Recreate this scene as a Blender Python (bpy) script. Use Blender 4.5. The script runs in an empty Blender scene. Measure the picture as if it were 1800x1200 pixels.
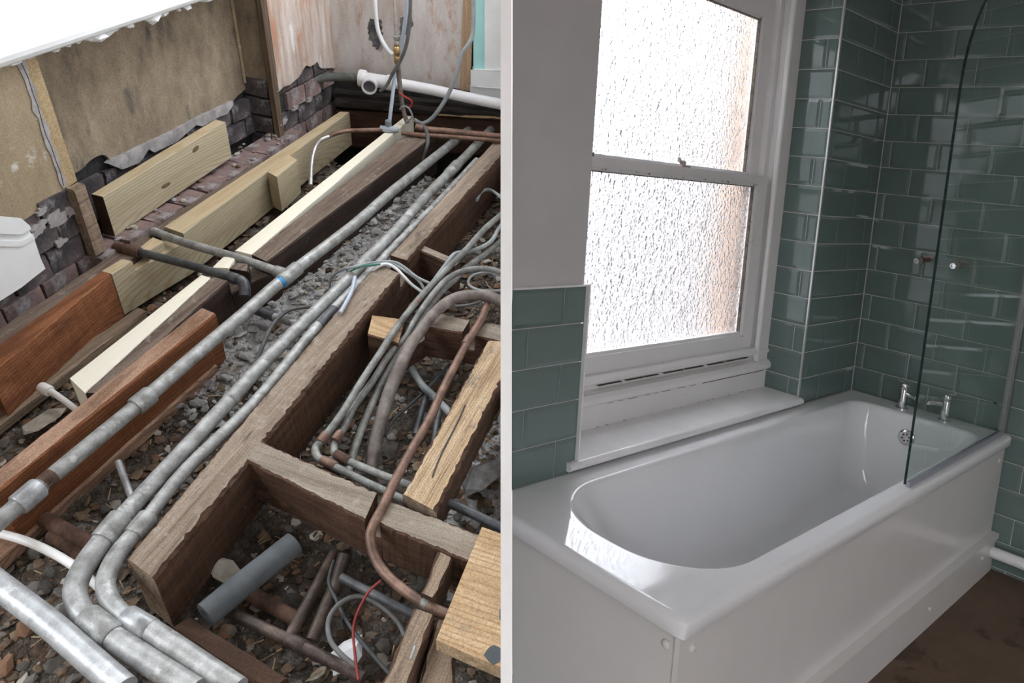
import bpy, bmesh, math, random
from mathutils import Vector, Matrix
random.seed(7)
SC = bpy.context.scene
COL = SC.collection

# ------------------------------------------------------------------ camera
F_PX, PX, PY = 1300.0, 900.0, 600.0
CAM_Z = 1.30
CAM = Matrix([[0.7441630814725074, 0.08596784773682606, -0.6624430823314864],
              [-0.6612780162839194, 0.23511674058640858, -0.7123422656810616],
              [0.09451292690921773, 0.9681578628774965, 0.23181384599616026]])
CAMPOS = Vector((0, 0, CAM_Z))
cam = bpy.data.cameras.new('camera')
cam.sensor_width = 36.0
cam.lens = 36.0 * F_PX / 1800.0
cam.clip_start = 0.02
camo = bpy.data.objects.new('camera', cam)
COL.objects.link(camo)
camo.matrix_world = Matrix.Translation(CAMPOS) @ CAM.to_4x4()
SC.camera = camo

# ------------------------------------------------------------------ world: bright overcast sky
SC.view_settings.view_transform = 'Standard'
SC.view_settings.look = 'None'
SC.view_settings.gamma = 1.0
SC.view_settings.use_curve_mapping = False
SC.view_settings.exposure = 0.8
w = bpy.data.worlds.new('overcast_sky')
SC.world = w
w.use_nodes = True
nt = w.node_tree
nt.nodes.clear()
out = nt.nodes.new('ShaderNodeOutputWorld')
bg = nt.nodes.new('ShaderNodeBackground')
geo = nt.nodes.new('ShaderNodeTexCoord')
sep = nt.nodes.new('ShaderNodeSeparateXYZ')
ramp = nt.nodes.new('ShaderNodeValToRGB')
mr = nt.nodes.new('ShaderNodeMapRange')
mr.inputs['From Min'].default_value = -1
mr.inputs['From Max'].default_value = 1
nt.links.new(geo.outputs['Generated'], sep.inputs[0])
nt.links.new(sep.outputs['Z'], mr.inputs['Value'])
nt.links.new(mr.outputs[0], ramp.inputs[0])
nt.links.new(ramp.outputs[0], bg.inputs[0])
nt.links.new(bg.outputs[0], out.inputs[0])
e = ramp.color_ramp.elements
e[0].position = 0.0
e[0].color = (0.15, 0.15, 0.15, 1)
e[1].position = 1.0
e[1].color = (1.0, 1.03, 1.08, 1)
n = e.new(0.47); n.color = (0.10, 0.098, 0.098, 1)
n = e.new(0.52); n.color = (0.125, 0.126, 0.136, 1)
n = e.new(0.58); n.color = (0.44, 0.45, 0.475, 1)
n = e.new(0.68); n.color = (0.92, 0.96, 1.02, 1)
bg.inputs[1].default_value = 6.0

# ------------------------------------------------------------------ the two rooms' frames
# bathroom: (L along the bath, W towards the window wall, z up)
MR = Matrix([[1.0, -0.002416316798399043, 0.006209540048411996],
             [0.0, 0.9999970807023038, 0.07587455616077836],
             [0.0, 0.0, 0.9970980359722871]])
# stripped room: (J along the joists, C across them, z up from the joist tops)
ML = Matrix([[0.7977450485880364, -0.5246488804121701, -0.2972312058575418],
             [0.4475798179251246, 0.8455144399583552, -0.29116599802865295],
             [0.4040731914386107, 0.09924154424516807, 0.9093272083559638]])
H = 1.15
MRI = MR.inverted()
MLI = ML.inverted()


def ray(x, y):
    return CAM @ Vector(((x - PX) / F_PX, -(y - PY) / F_PX, -1.0))


def G(x, y, z=0.0):
    d = MLI @ ray(x, y)
    s = (z - H) / d.z
    return Vector((d.x * s, d.y * s, z))


def GC(x, y, C):
    d = MLI @ ray(x, y)
    s = C / d.y
    return Vector((d.x * s, C, H + d.z * s))


FA, FB = Vector((2.66, 1.67)), Vector((2.82, 0.97))     # foot of the far wall
FN = Vector(((FB - FA).y, -(FB - FA).x)).normalized()    # points back to the camera
if FN.x > 0:
    FN = -FN


def GF(x, y, off=0.0):
    d = MLI @ ray(x, y)
    p0 = FA + FN * off
    s = (p0.dot(FN)) / (d.x * FN.x + d.y * FN.y)
    return Vector((d.x * s, d.y * s, H + d.z * s))


def WL(p):      # local left -> world
    return CAMPOS + ML @ (Vector(p) - Vector((0, 0, H)))


def WR(p):      # local right -> world
    p = Vector(p)
    return CAMPOS + MR @ Vector((p.x, p.y, p.z - CAM_Z))


# ------------------------------------------------------------------ materials
MATS = {}


def new_mat(name):
    m = bpy.data.materials.new(name)
    m.use_nodes = True
    t = m.node_tree
    b = t.nodes['Principled BSDF']
    return m, t, b


def ramp_node(t, stops):
    r = t.nodes.new('ShaderNodeValToRGB')
    el = r.color_ramp.elements
    while len(el) > 1:
        el.remove(el[-1])
    el[0].position = stops[0][0]
    el[0].color = (*stops[0][1], 1)
    for p, c in stops[1:]:
        k = el.new(p)
        k.color = (*c, 1)
    return r


def proc(name, stops, scale=(8, 8, 8), detail=6, rough=0.8, metal=0.0, bump=0.3, bscale=None, bdist=0.004,
         patch=None, distort=0.0, spec=0.4, island=0.0, patch2=None, coat=0.0, noise_rough=0.6, fine=0.0, wave=None):
    """noise-driven colour in object space; patch=(colour, scale, lo, hi) lays a second blotchy colour over it"""
    if name in MATS:
        return MATS[name]
    m, t, b = new_mat(name)
    tc = t.nodes.new('ShaderNodeTexCoord')
    mp = t.nodes.new('ShaderNodeMapping')
    mp.inputs['Scale'].default_value = scale
    t.links.new(tc.outputs['Object'], mp.inputs[0])
    nz = t.nodes.new('ShaderNodeTexNoise')
    nz.inputs['Scale'].default_value = 1.0
    nz.inputs['Detail'].default_value = detail
    nz.inputs['Roughness'].default_value = noise_rough
    nz.inputs['Distortion'].default_value = distort
    t.links.new(mp.outputs[0], nz.inputs[0])
    r = ramp_node(t, stops)
    t.links.new(nz.outputs[0], r.inputs[0])
    colr = r.outputs[0]
    for pt in (patch, patch2):
        if pt:
            pc, ps, lo, hi = pt
            mp2 = t.nodes.new('ShaderNodeMapping')
            mp2.inputs['Scale'].default_value = ps if isinstance(ps, tuple) else (ps, ps, ps)
            mp2.inputs['Location'].default_value = (3.1 + lo * 7, 1.7, 5.2)
            t.links.new(tc.outputs['Object'], mp2.inputs[0])
            n2 = t.nodes.new('ShaderNodeTexNoise')
            n2.inputs['Scale'].default_value = 1.0
            n2.inputs['Detail'].default_value = 7
            n2.inputs['Roughness'].default_value = 0.65
            t.links.new(mp2.outputs[0], n2.inputs[0])
            g = t.nodes.new('ShaderNodeMapRange')
            g.inputs['From Min'].default_value = lo
            g.inputs['From Max'].default_value = hi
            t.links.new(n2.outputs[0], g.inputs['Value'])
            mx = t.nodes.new('ShaderNodeMix')
            mx.data_type = 'RGBA'
            t.links.new(g.outputs[0], mx.inputs['Factor'])
            t.links.new(colr, mx.inputs[6])
            mx.inputs[7].default_value = (*pc, 1)
            colr = mx.outputs[2]
    if wave:
        wc, wscale, wmap, wamt = wave
        mw = t.nodes.new('ShaderNodeMapping')
        mw.inputs['Scale'].default_value = wmap
        mw.inputs['Rotation'].default_value = (0.05, 0.04, 0.03)
        t.links.new(tc.outputs['Object'], mw.inputs[0])
        wv = t.nodes.new('ShaderNodeTexWave')
        wv.wave_type = 'RINGS'
        wv.rings_direction = 'SPHERICAL'
        wv.inputs['Scale'].default_value = wscale
        wv.inputs['Distortion'].default_value = 3.5
        wv.inputs['Detail'].default_value = 3
        wv.inputs['Detail Scale'].default_value = 1.5
        t.links.new(mw.outputs[0], wv.inputs[0])
        gw = t.nodes.new('ShaderNodeMapRange')
        gw.inputs['From Min'].default_value = 0.62
        gw.inputs['From Max'].default_value = 1.0
        gw.inputs['To Max'].default_value = wamt
        t.links.new(wv.outputs['Fac'], gw.inputs['Value'])
        mxw = t.nodes.new('ShaderNodeMix')
        mxw.data_type = 'RGBA'
        t.links.new(gw.outputs[0], mxw.inputs['Factor'])
        t.links.new(colr, mxw.inputs[6])
        mxw.inputs[7].default_value = (*wc, 1)
        colr = mxw.outputs[2]
    if fine:
        nf = t.nodes.new('ShaderNodeTexNoise')
        nf.inputs['Scale'].default_value = 330
        nf.inputs['Detail'].default_value = 3
        t.links.new(tc.outputs['Object'], nf.inputs[0])
        mf = t.nodes.new('ShaderNodeMapRange')
        mf.inputs['From Min'].default_value = 0.3
        mf.inputs['From Max'].default_value = 0.7
        mf.inputs['To Min'].default_value = 1 - fine
        mf.inputs['To Max'].default_value = 1 + fine
        t.links.new(nf.outputs[0], mf.inputs['Value'])
        hf = t.nodes.new('ShaderNodeHueSaturation')
        t.links.new(mf.outputs[0], hf.inputs['Value'])
        t.links.new(colr, hf.inputs['Color'])
        colr = hf.outputs[0]
    if island:
        ge = t.nodes.new('ShaderNodeNewGeometry')
        hs = t.nodes.new('ShaderNodeHueSaturation')
        ma = t.nodes.new('ShaderNodeMapRange')
        ma.inputs['To Min'].default_value = 1 - island
        ma.inputs['To Max'].default_value = 1 + island
        t.links.new(ge.outputs['Random Per Island'], ma.inputs['Value'])
        t.links.new(ma.outputs[0], hs.inputs['Value'])
        t.links.new(colr, hs.inputs['Color'])
        colr = hs.outputs[0]
    t.links.new(colr, b.inputs['Base Color'])
    b.inputs['Roughness'].default_value = rough
    b.inputs['Metallic'].default_value = metal
    b.inputs['Specular IOR Level'].default_value = spec
    b.inputs['Coat Weight'].default_value = coat
    if bump:
        bp = t.nodes.new('ShaderNodeBump')
        bp.inputs['Strength'].default_value = bump
        bp.inputs['Distance'].default_value = bdist
        if bscale:
            mp3 = t.nodes.new('ShaderNodeMapping')
            mp3.inputs['Scale'].default_value = bscale
            t.links.new(tc.outputs['Object'], mp3.inputs[0])
            n3 = t.nodes.new('ShaderNodeTexNoise')
            n3.inputs['Scale'].default_value = 1.0
            n3.inputs['Detail'].default_value = 5
            t.links.new(mp3.outputs[0], n3.inputs[0])
            t.links.new(n3.outputs[0], bp.inputs['Height'])
        else:
            t.links.new(nz.outputs[0], bp.inputs['Height'])
        t.links.new(bp.outputs[0], b.inputs['Normal'])
    MATS[name] = m
    return m


def wood(name, axis, dark, mid, light, gscale=14, stretch=0.06, rough=0.8, bump=0.4, patch=None, patch2=None, bdist=0.004, spec=0.3, fine=0.3, wave=None):
    s = [gscale * 3.0] * 3
    s[axis] = gscale * stretch * 3.0
    bs = [210.0] * 3
    bs[axis] = 7.0
    return proc(name, [(0.28, dark), (0.5, mid), (0.74, light)], scale=tuple(s), rough=rough, bump=bump, bscale=tuple(bs),
                bdist=bdist, patch=patch, patch2=patch2, distort=0.8, spec=spec, fine=fine, wave=wave)


def flat(name, col, rough=0.5, metal=0.0, spec=0.5, bump=0.0, coat=0.0, var=0.06, vs=6.0):
    c0 = tuple(max(0, x * (1 - var)) for x in col)
    c1 = tuple(min(1, x * (1 + var)) for x in col)
    return proc(name, [(0.35, c0), (0.65, c1)], scale=(vs, vs, vs), rough=rough, metal=metal, spec=spec, bump=bump,
                bscale=(60, 60, 60) if bump else None, bdist=0.002, coat=coat)


# ------------------------------------------------------------------ mesh builder
class MB:
    def __init__(s):
        s.v, s.f, s.m = [], [], []

    def add(s, verts, faces, mi=0):
        o = len(s.v)
        s.v += [Vector(q) for q in verts]
        for k, f in enumerate(faces):
            s.f.append(tuple(i + o for i in f))
            s.m.append(mi[k] if isinstance(mi, (list, tuple)) else mi)
        return s

    def box(s, a, b, mi=0):
        x0, y0, z0 = a
        x1, y1, z1 = b
        v = [(x0, y0, z0), (x1, y0, z0), (x1, y1, z0), (x0, y1, z0), (x0, y0, z1), (x1, y0, z1), (x1, y1, z1), (x0, y1, z1)]
        f = [(0, 3, 2, 1), (4, 5, 6, 7), (0, 1, 5, 4), (1, 2, 6, 5), (2, 3, 7, 6), (3, 0, 4, 7)]
        return s.add(v, f, mi)

    def prism(s, top, h, mtop=0, mside=0, jit=0.0, down=Vector((0, 0, -1))):
        top = [Vector(q) for q in top]
        nrm = Vector((0, 0, 0))
        for i in range(len(top)):
            nrm += top[i].cross(top[(i + 1) % len(top)])
        if nrm.dot(down) > 0:
            top = top[::-1]
        k = len(top)
        bot = [q + down * h for q in top]
        if jit:
            bot = [q + Vector((random.uniform(-jit, jit), random.uniform(-jit, jit), 0)) for q in bot]
        f = [tuple(range(k)), tuple(range(2 * k - 1, k - 1, -1))]
        m = [mtop, mside]
        for i in range(k):
            j = (i + 1) % k
            f.append((i, i + k, j + k, j))
            m.append(mside)
        return s.add(top + bot, f, m)

    def beam(s, al, ar, bl, br, h, nseg=14, jit=0.002, cham=0.004, mtop=0, mside=1, mend=None, twist=0.0, ragR=0.0):
        """loft of a chamfered rectangle; al/ar near end left/right top corners, bl/br far end"""
        al, ar, bl, br = map(Vector, (al, ar, bl, br))
        mend = mside if mend is None else mend
        rings = []
        for i in range(nseg + 1):
            t = i / nseg
            l = al.lerp(bl, t)
            r = ar.lerp(br, t)
            wv = (r - l)
            wl = wv.length
            wd = wv / wl
            j = lambda a=jit: random.uniform(-a, a)
            c = cham
            rr = abs(random.gauss(0, ragR)) if ragR else 0
            dz = Vector((0, 0, -1))
            pts = [l + wd * (c + j()), r - wd * (c + j() + rr), r + wd * j() + dz * (c + rr * 0.8 + j()), r + wd * j() + dz * (h - c),
                   r - wd * c + dz * h, l + wd * c + dz * h, l - wd * j() + dz * (h - c), l - wd * j() + dz * (c + j())]
            pts[0] = pts[0] + Vector((0, 0, j(jit * 0.5)))
            rings.append(pts)
        v = [p for rg in rings for p in rg]
        f, m = [], []
        for i in range(nseg):
            for k in range(8):
                a, b = i * 8 + k, i * 8 + (k + 1) % 8
                f.append((a, b, b + 8, a + 8))
                m.append(mtop if k in (0,) else mside)
        f.append(tuple(range(7, -1, -1)))
        m.append(mend)
        f.append(tuple(nseg * 8 + k for k in range(8)))
        m.append(mend)
        return s.add(v, f, m)

    def tube(s, pts, r, seg=12, mi=0, cap=True, res=4, smooth=True, hollow=0.0):
        pts = [Vector(q) for q in pts]
        rs = r if isinstance(r, (list, tuple)) else [r] * len(pts)
        if smooth and len(pts) > 2:
            P, R = [], []
            for i in range(len(pts) - 1):
                p0 = pts[max(i - 1, 0)]
                p1, p2 = pts[i], pts[i + 1]
                p3 = pts[min(i + 2, len(pts) - 1)]
                for k in range(res):
                    t = k / res
                    P.append(0.5 * ((2 * p1) + (p2 - p0) * t + (2 * p0 - 5 * p1 + 4 * p2 - p3) * t * t + (3 * p1 - p0 - 3 * p2 + p3) * t ** 3))
                    R.append(rs[i] * (1 - t) + rs[i + 1] * t)
            P.append(pts[-1])
            R.append(rs[-1])
        else:
            P, R = pts, list(rs)
        tang = []
        for i in range(len(P)):
            a = P[max(i - 1, 0)]
            b = P[min(i + 1, len(P) - 1)]
            d = (b - a)
            tang.append(d.normalized() if d.length > 1e-9 else Vector((1, 0, 0)))
        n = tang[0].orthogonal().normalized()
        v, f = [], []
        for i, p in enumerate(P):
            if i:
                q = tang[i - 1].rotation_difference(tang[i])
                n = (q @ n)
                n = (n - tang[i] * n.dot(tang[i])).normalized()
            bn = tang[i].cross(n)
            for k in range(seg):
                a = 2 * math.pi * k / seg
                v.append(p + (n * math.cos(a) + bn * math.sin(a)) * R[i])
        for i in range(len(P) - 1):
            for k in range(seg):
                a, b = i * seg + k, i * seg + (k + 1) % seg
                f.append((a, b, b + seg, a + seg))
        if cap and not hollow:
            f.append(tuple(range(seg - 1, -1, -1)))
            f.append(tuple((len(P) - 1) * seg + k for k in range(seg)))
        if hollow:
            o = len(v)
            for idx in (0, len(P) - 1):
                sgn = 1 if idx == 0 else -1
                for dep in (0.0, 2.2):
                    for k in range(seg):
                        c = P[idx]
                        v.append(c + (v[idx * seg + k] - c) * hollow + tang[idx] * sgn * dep * R[idx])
            for e_, idx in enumerate((0, len(P) - 1)):
                b0 = o + e_ * 2 * seg
                for k in range(seg):
                    k2 = (k + 1) % seg
                    q1 = (idx * seg + k2, idx * seg + k, b0 + k, b0 + k2)
                    q2 = (b0 + k2, b0 + k, b0 + seg + k, b0 + seg + k2)
                    f.append(q1 if e_ == 0 else q1[::-1])
                    f.append(q2 if e_ == 0 else q2[::-1])
                last = tuple(b0 + seg + k for k in range(seg))
                f.append(last[::-1] if e_ == 0 else last)
        return s.add(v, f, mi)

    def lathe(s, base, axis, prof, seg=20, mi=0):
        """prof = [(radius, height along axis)]"""
        base, axis = Vector(base), Vector(axis).normalized()
        n = axis.orthogonal().normalized()
        bn = axis.cross(n)
        v, f = [], []
        for r, h in prof:
            for k in range(seg):
                a = 2 * math.pi * k / seg
                v.append(base + axis * h + (n * math.cos(a) + bn * math.sin(a)) * r)
        for i in range(len(prof) - 1):
            for k in range(seg):
                a, b = i * seg + k, i * seg + (k + 1) % seg
                f.append((a, b, b + seg, a + seg))
        f.append(tuple(range(seg - 1, -1, -1)))
        f.append(tuple((len(prof) - 1) * seg + k for k in range(seg)))
        return s.add(v, f, mi)

    def chunk(s, c, r, flat_=1.0, mi=0, rnd=random, seed_shape=None):
        c = Vector(c)
        ax = Matrix.Rotation(rnd.uniform(0, 6.3), 3, 'Z') @ Matrix.Rotation(rnd.uniform(-0.5, 0.5), 3, 'X')
        t = (1 + 5 ** 0.5) / 2
        base = [(-1, t, 0), (1, t, 0), (-1, -t, 0), (1, -t, 0), (0, -1, t), (0, 1, t), (0, -1, -t), (0, 1, -t), (t, 0, -1), (t, 0, 1), (-t, 0, -1), (-t, 0, 1)]
        fs = [(0, 11, 5), (0, 5, 1), (0, 1, 7), (0, 7, 10), (0, 10, 11), (1, 5, 9), (5, 11, 4), (11, 10, 2), (10, 7, 6), (7, 1, 8),
              (3, 9, 4), (3, 4, 2), (3, 2, 6), (3, 6, 8), (3, 8, 9), (4, 9, 5), (2, 4, 11), (6, 2, 10), (8, 6, 7), (9, 8, 1)]
        sx, sy, sz = rnd.uniform(0.6, 1.3), rnd.uniform(0.5, 1.1), rnd.uniform(0.5, 0.9) * flat_
        v = []
        for b in base:
            q = Vector(b).normalized() * r * rnd.uniform(0.7, 1.15)
            v.append(c + ax @ Vector((q.x * sx, q.y * sy, q.z * sz)))
        return s.add(v, fs, mi)

    def build(s, name, mats, parent=None, space='L', smooth=False, bevel=0.0, clip=None, base=None, cut_uv=None):
        return make(name, s.v, s.f, s.m, mats, parent, space, smooth, bevel, clip, base)


BASE = {}


def make(name, v, f, mi, mats, parent=None, space='L', smooth=False, bevel=0.0, clip=None, base=None):
    if not isinstance(mats, (list, tuple)):
        mats = [mats]
    if space == 'R':
        v = [WR(q) for q in v]
    elif space == 'W':
        v = [Vector(q) for q in v]
    else:
        v = [Vector(q) for q in v]
    me = bpy.data.meshes.new(name)
    bm = bmesh.new()
    bv = [bm.verts.new(q) for q in v]
    for face, k in zip(f, mi):
        try:
            fc = bm.faces.new([bv[i] for i in face])
            fc.material_index = k
            fc.smooth = smooth
        except ValueError:
            pass
    if clip:       # keep one side of the plane of the partition between the two rooms
        if space == 'L':
            co = MLI @ Vector((0, 0, 0)) + Vector((0, 0, H)) + (MLI @ CAM.col[0]) * clip
            no = (MLI @ CAM.col[0]).normalized()
            bmesh.ops.bisect_plane(bm, geom=bm.verts[:] + bm.edges[:] + bm.faces[:], plane_co=co, plane_no=no, clear_outer=True)
        else:
            bmesh.ops.bisect_plane(bm, geom=bm.verts[:] + bm.edges[:] + bm.faces[:], plane_co=CAMPOS + CAM.col[0] * clip,
                                   plane_no=CAM.col[0].copy(), clear_inner=True)
        ed = [x for x in bm.edges if len(x.link_faces) == 1]
        if ed and not smooth:
            bmesh.ops.holes_fill(bm, edges=ed)
    if bevel:
        bmesh.ops.bevel(bm, geom=[x for x in bm.edges if len(x.link_faces) == 2 and x.calc_face_angle(0) > 0.5], offset=bevel,
                        segments=2, affect='EDGES', profile=0.6)
    if base is None:
        xs = [q.co for q in bm.verts]
        lo = Vector((min(q.x for q in xs), min(q.y for q in xs), min(q.z for q in xs)))
        hi = Vector((max(q.x for q in xs), max(q.y for q in xs), max(q.z for q in xs)))
        base = Vector(((lo.x + hi.x) / 2, (lo.y + hi.y) / 2, lo.z))
    else:
        base = Vector(base)
        if space == 'R':
            base = WR(base)
    bmesh.ops.translate(bm, verts=bm.verts, vec=-base)
    bmesh.ops.recalc_face_normals(bm, faces=bm.faces)
    bm.to_mesh(me)
    bm.free()
    for m in mats:
        me.materials.append(m)
    if smooth and hasattr(me, 'set_sharp_from_angle'):
        me.set_sharp_from_angle(angle=math.radians(50))
    o = bpy.data.objects.new(name, me)
    COL.objects.link(o)
    place(o, base, parent, space)
    return o


def place(o, base, parent, space):
    BASE[o.name] = Vector(base)
    if parent is not None:
        o.parent = parent
        o.location = base - BASE[parent.name]
    elif space == 'L':
        o.matrix_world = Matrix.Translation(WL(base)) @ ML.to_4x4()
    else:
        o.location = base
    return o


def empty(name, base, space='L'):
    o = bpy.data.objects.new(name, None)
    o.empty_display_size = 0.1
    COL.objects.link(o)
    b = Vector(base)
    if space == 'R':
        b = WR(b)
    return place(o, b, None, space)


def tag(o, label=None, cat=None, group=None, kind=None):
    if label:
        o['label'] = label
    if cat:
        o['category'] = cat
    if group:
        o['group'] = group
    if kind:
        o['kind'] = kind
    return o


# ================================================================== PARTITION between the two rooms
M_white_paint = flat('white_painted_board', (0.95, 0.95, 0.95), rough=0.6)
pv = []
for dx in (-0.0146, -0.0003):
    for (yy, dd) in ((-0.95, 0.95), (1.5, 0.95), (1.5, 3.7), (-0.95, 3.7)):
        pv.append(CAMPOS + CAM @ Vector((dx, yy, -dd)))
mb = MB().add(pv, [(0, 1, 2, 3), (7, 6, 5, 4), (0, 4, 5, 1), (1, 5, 6, 2), (2, 6, 7, 3), (3, 7, 4, 0)])
tag(mb.build('wall_partition', M_white_paint, space='W'), 'thin white partition wall seen end on between the two rooms', 'wall', kind='structure')

# ================================================================== BATHROOM (space R)
LT, WW, DECK = 3.10, 1.275, 0.52
LN = 2.635          # corner of the window reveal
LE = 1.40           # left edge of the window reveal
M_plaster = proc('plaster_painted', [(0.3, (0.56, 0.54, 0.535)), (0.7, (0.62, 0.60, 0.595))], scale=(5, 5, 5), rough=0.85, bump=0.05,
                 bscale=(120, 120, 120), bdist=0.001, patch=((0.46, 0.44, 0.43), 9, 0.66, 0.8))
M_grout = flat('grout', (0.66, 0.63, 0.60), rough=0.9)
M_tile = proc('tile_sage', [(0.3, (0.125, 0.180, 0.165)), (0.7, (0.142, 0.200, 0.184))], scale=(3, 3, 3), rough=0.045, bump=0.0, spec=0.6)
M_trim = flat('tile_trim_metal', (0.62, 0.62, 0.60), rough=0.35, metal=0.6)
M_gloss = proc('gloss_white_paint', [(0.3, (0.76, 0.74, 0.73)), (0.7, (0.81, 0.79, 0.78))], scale=(7, 7, 7), rough=0.33, bump=0.08,
               bscale=(25, 25, 25), bdist=0.002, patch=((0.30, 0.25, 0.21), 26, 0.70, 0.80))
M_gloss_clean = flat('gloss_white_sill', (0.84, 0.83, 0.83), rough=0.28)
M_grime = proc('window_grime', [(0.3, (0.05, 0.04, 0.03)), (0.7, (0.20, 0.16, 0.12))], scale=(60, 60, 60), rough=0.9, bump=0.2)
M_bath = flat('bath_acrylic', (0.84, 0.84, 0.85), rough=0.05, spec=0.6, var=0.01)
M_panel = flat('bath_panel_white', (0.72, 0.70, 0.68), rough=0.22, var=0.02)
M_chrome = flat('chrome', (0.72, 0.72, 0.73), rough=0.10, metal=1.0)
M_black = flat('black_hole', (0.01, 0.01, 0.01), rough=0.6)
M_floor = proc('hardboard_floor', [(0.3, (0.105, 0.066, 0.043)), (0.7, (0.15, 0.098, 0.066))], scale=(9, 9, 9), rough=0.6, bump=0.06,
               bscale=(90, 90, 90), bdist=0.001, patch=((0.30, 0.25, 0.20), 34, 0.72, 0.8), patch2=((0.07, 0.042, 0.026), 3.2, 0.58, 0.62))
M_pipe_white = flat('white_plastic_pipe', (0.80, 0.80, 0.79), rough=0.35)
M_brass = proc('tarnished_brass_pipe', [(0.3, (0.16, 0.09, 0.06)), (0.7, (0.42, 0.30, 0.22))], scale=(60, 60, 60), rough=0.4, metal=0.9, bump=0.1)
M_filler = flat('pinkish_filler', (0.42, 0.33, 0.31), rough=0.95)
M_seal = flat('clear_seal', (0.30, 0.31, 0.36), rough=0.2)


def glass_window():
    m, t, b = new_mat('hammered_glass')
    t.nodes.remove(b)
    o = t.nodes['Material Output']
    g = t.nodes.new('ShaderNodeBsdfGlass')
    g.inputs['Roughness'].default_value = 0.13
    g.inputs['IOR'].default_value = 1.22
    g.inputs['Color'].default_value = (0.97, 0.97, 0.985, 1)
    tc = t.nodes.new('ShaderNodeTexCoord')
    vo = t.nodes.new('ShaderNodeTexVoronoi')
    vo.feature = 'SMOOTH_F1'
    vo.inputs['Scale'].default_value = 72
    vo.inputs['Smoothness'].default_value = 0.4
    nz = t.nodes.new('ShaderNodeTexNoise')
    nz.inputs['Scale'].default_value = 30
    mx = t.nodes.new('ShaderNodeMix')
    mx.data_type = 'VECTOR'
    mx.inputs['Factor'].default_value = 0.04
    t.links.new(tc.outputs['Object'], mx.inputs[4])
    t.links.new(tc.outputs['Object'], nz.inputs[0])
    t.links.new(nz.outputs['Color'], mx.inputs[5])
    t.links.new(mx.outputs[1], vo.inputs[0])
    bp = t.nodes.new('ShaderNodeBump')
    bp.inputs['Strength'].default_value = 1.0
    bp.inputs['Distance'].default_value = 0.0055
    t.links.new(vo.outputs['Distance'], bp.inputs['Height'])
    t.links.new(bp.outputs[0], g.inputs['Normal'])
    t.links.new(g.outputs[0], o.inputs[0])
    return m


def glass_screen():
    m, t, b = new_mat('screen_glass')
    t.nodes.remove(b)
    o = t.nodes['Material Output']
    tr = t.nodes.new('ShaderNodeBsdfTransparent')
    tr.inputs[0].default_value = (0.93, 0.965, 0.95, 1)
    gl = t.nodes.new('ShaderNodeBsdfGlossy')
    gl.inputs['Roughness'].default_value = 0.02
    fr = t.nodes.new('ShaderNodeMapRange')
    lw = t.nodes.new('ShaderNodeLayerWeight')
    lw.inputs[0].default_value = 0.35
    fr.inputs['To Min'].default_value = 0.02
    fr.inputs['To Max'].default_value = 0.25
    t.links.new(lw.outputs['Facing'], fr.inputs['Value'])
    mx = t.nodes.new('ShaderNodeMixShader')
    t.links.new(fr.outputs[0], mx.inputs[0])
    t.links.new(tr.outputs[0], mx.inputs[1])
    t.links.new(gl.outputs[0], mx.inputs[2])
    t.links.new(mx.outputs[0], o.inputs[0])
    return m


M_wglass = glass_window()
M_sglass = glass_screen()
M_gedge = flat('green_glass_edge', (0.004, 0.022, 0.018), rough=0.15)

# --- shell
TOPZ = 2.45
mb = MB()
mb.box((0.2, WW, 0), (LE, WW + 0.16, TOPZ), 0)                    # plaster left of the window
mb.box((LN, WW + 0.008, 0), (LT, WW + 0.16, TOPZ), 1)             # nib between window and tap wall
mb.box((LE, WW + 0.012, 0), (LN, WW + 0.16, 0.50), 0)             # below the sill
mb.box((LE, WW, 2.06), (LN, WW + 0.16, TOPZ), 0)                  # above the window
mb.box((0.2, WW + 0.16, 0), (LE + 0.07, WW + 0.30, TOPZ), 0)
mb.box((LN - 0.07, WW + 0.165, 0), (LT, WW + 0.30, TOPZ), 0)
wall_back = mb.build('wall_back', [M_plaster, M_grout], space='R', clip=0.0005)
tag(wall_back, 'plastered and half tiled wall around the sash window', 'wall', kind='structure')
mb = MB()
mb.box((LT + 0.008, -1.7, 0), (LT + 0.15, WW + 0.3, TOPZ), 1)
wall_right = mb.build('wall_right', [M_plaster, M_grout], space='R')
tag(wall_right, 'sage green tiled wall behind the bath taps', 'wall', kind='structure')
mb = MB().box((-2.0, -1.75, -0.05), (LT + 0.15, WW + 0.3, 0.0))
tag(mb.build('floor', M_floor, space='R', clip=0.0005), 'bare brown hardboard floor beside the bath', 'floor', kind='structure')
mb = MB().box((-2.0, -1.75, TOPZ), (LT + 0.15, WW + 0.3, TOPZ + 0.05))
tag(mb.build('ceiling', M_plaster, space='R', clip=0.0005), 'plain ceiling of the bathroom', 'ceiling', kind='structure')
mb = MB().box((-0.9, -1.75, 0), (LT + 0.15, -1.65, TOPZ))
tag(mb.build('wall_front', M_plaster, space='R'), 'plain wall of the bathroom behind the camera', 'wall', kind='structure')
# --- tiles
TILE_CACHE = {}
P_Z, Z0 = 0.1012, 0.517
GR = 0.0014


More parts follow.
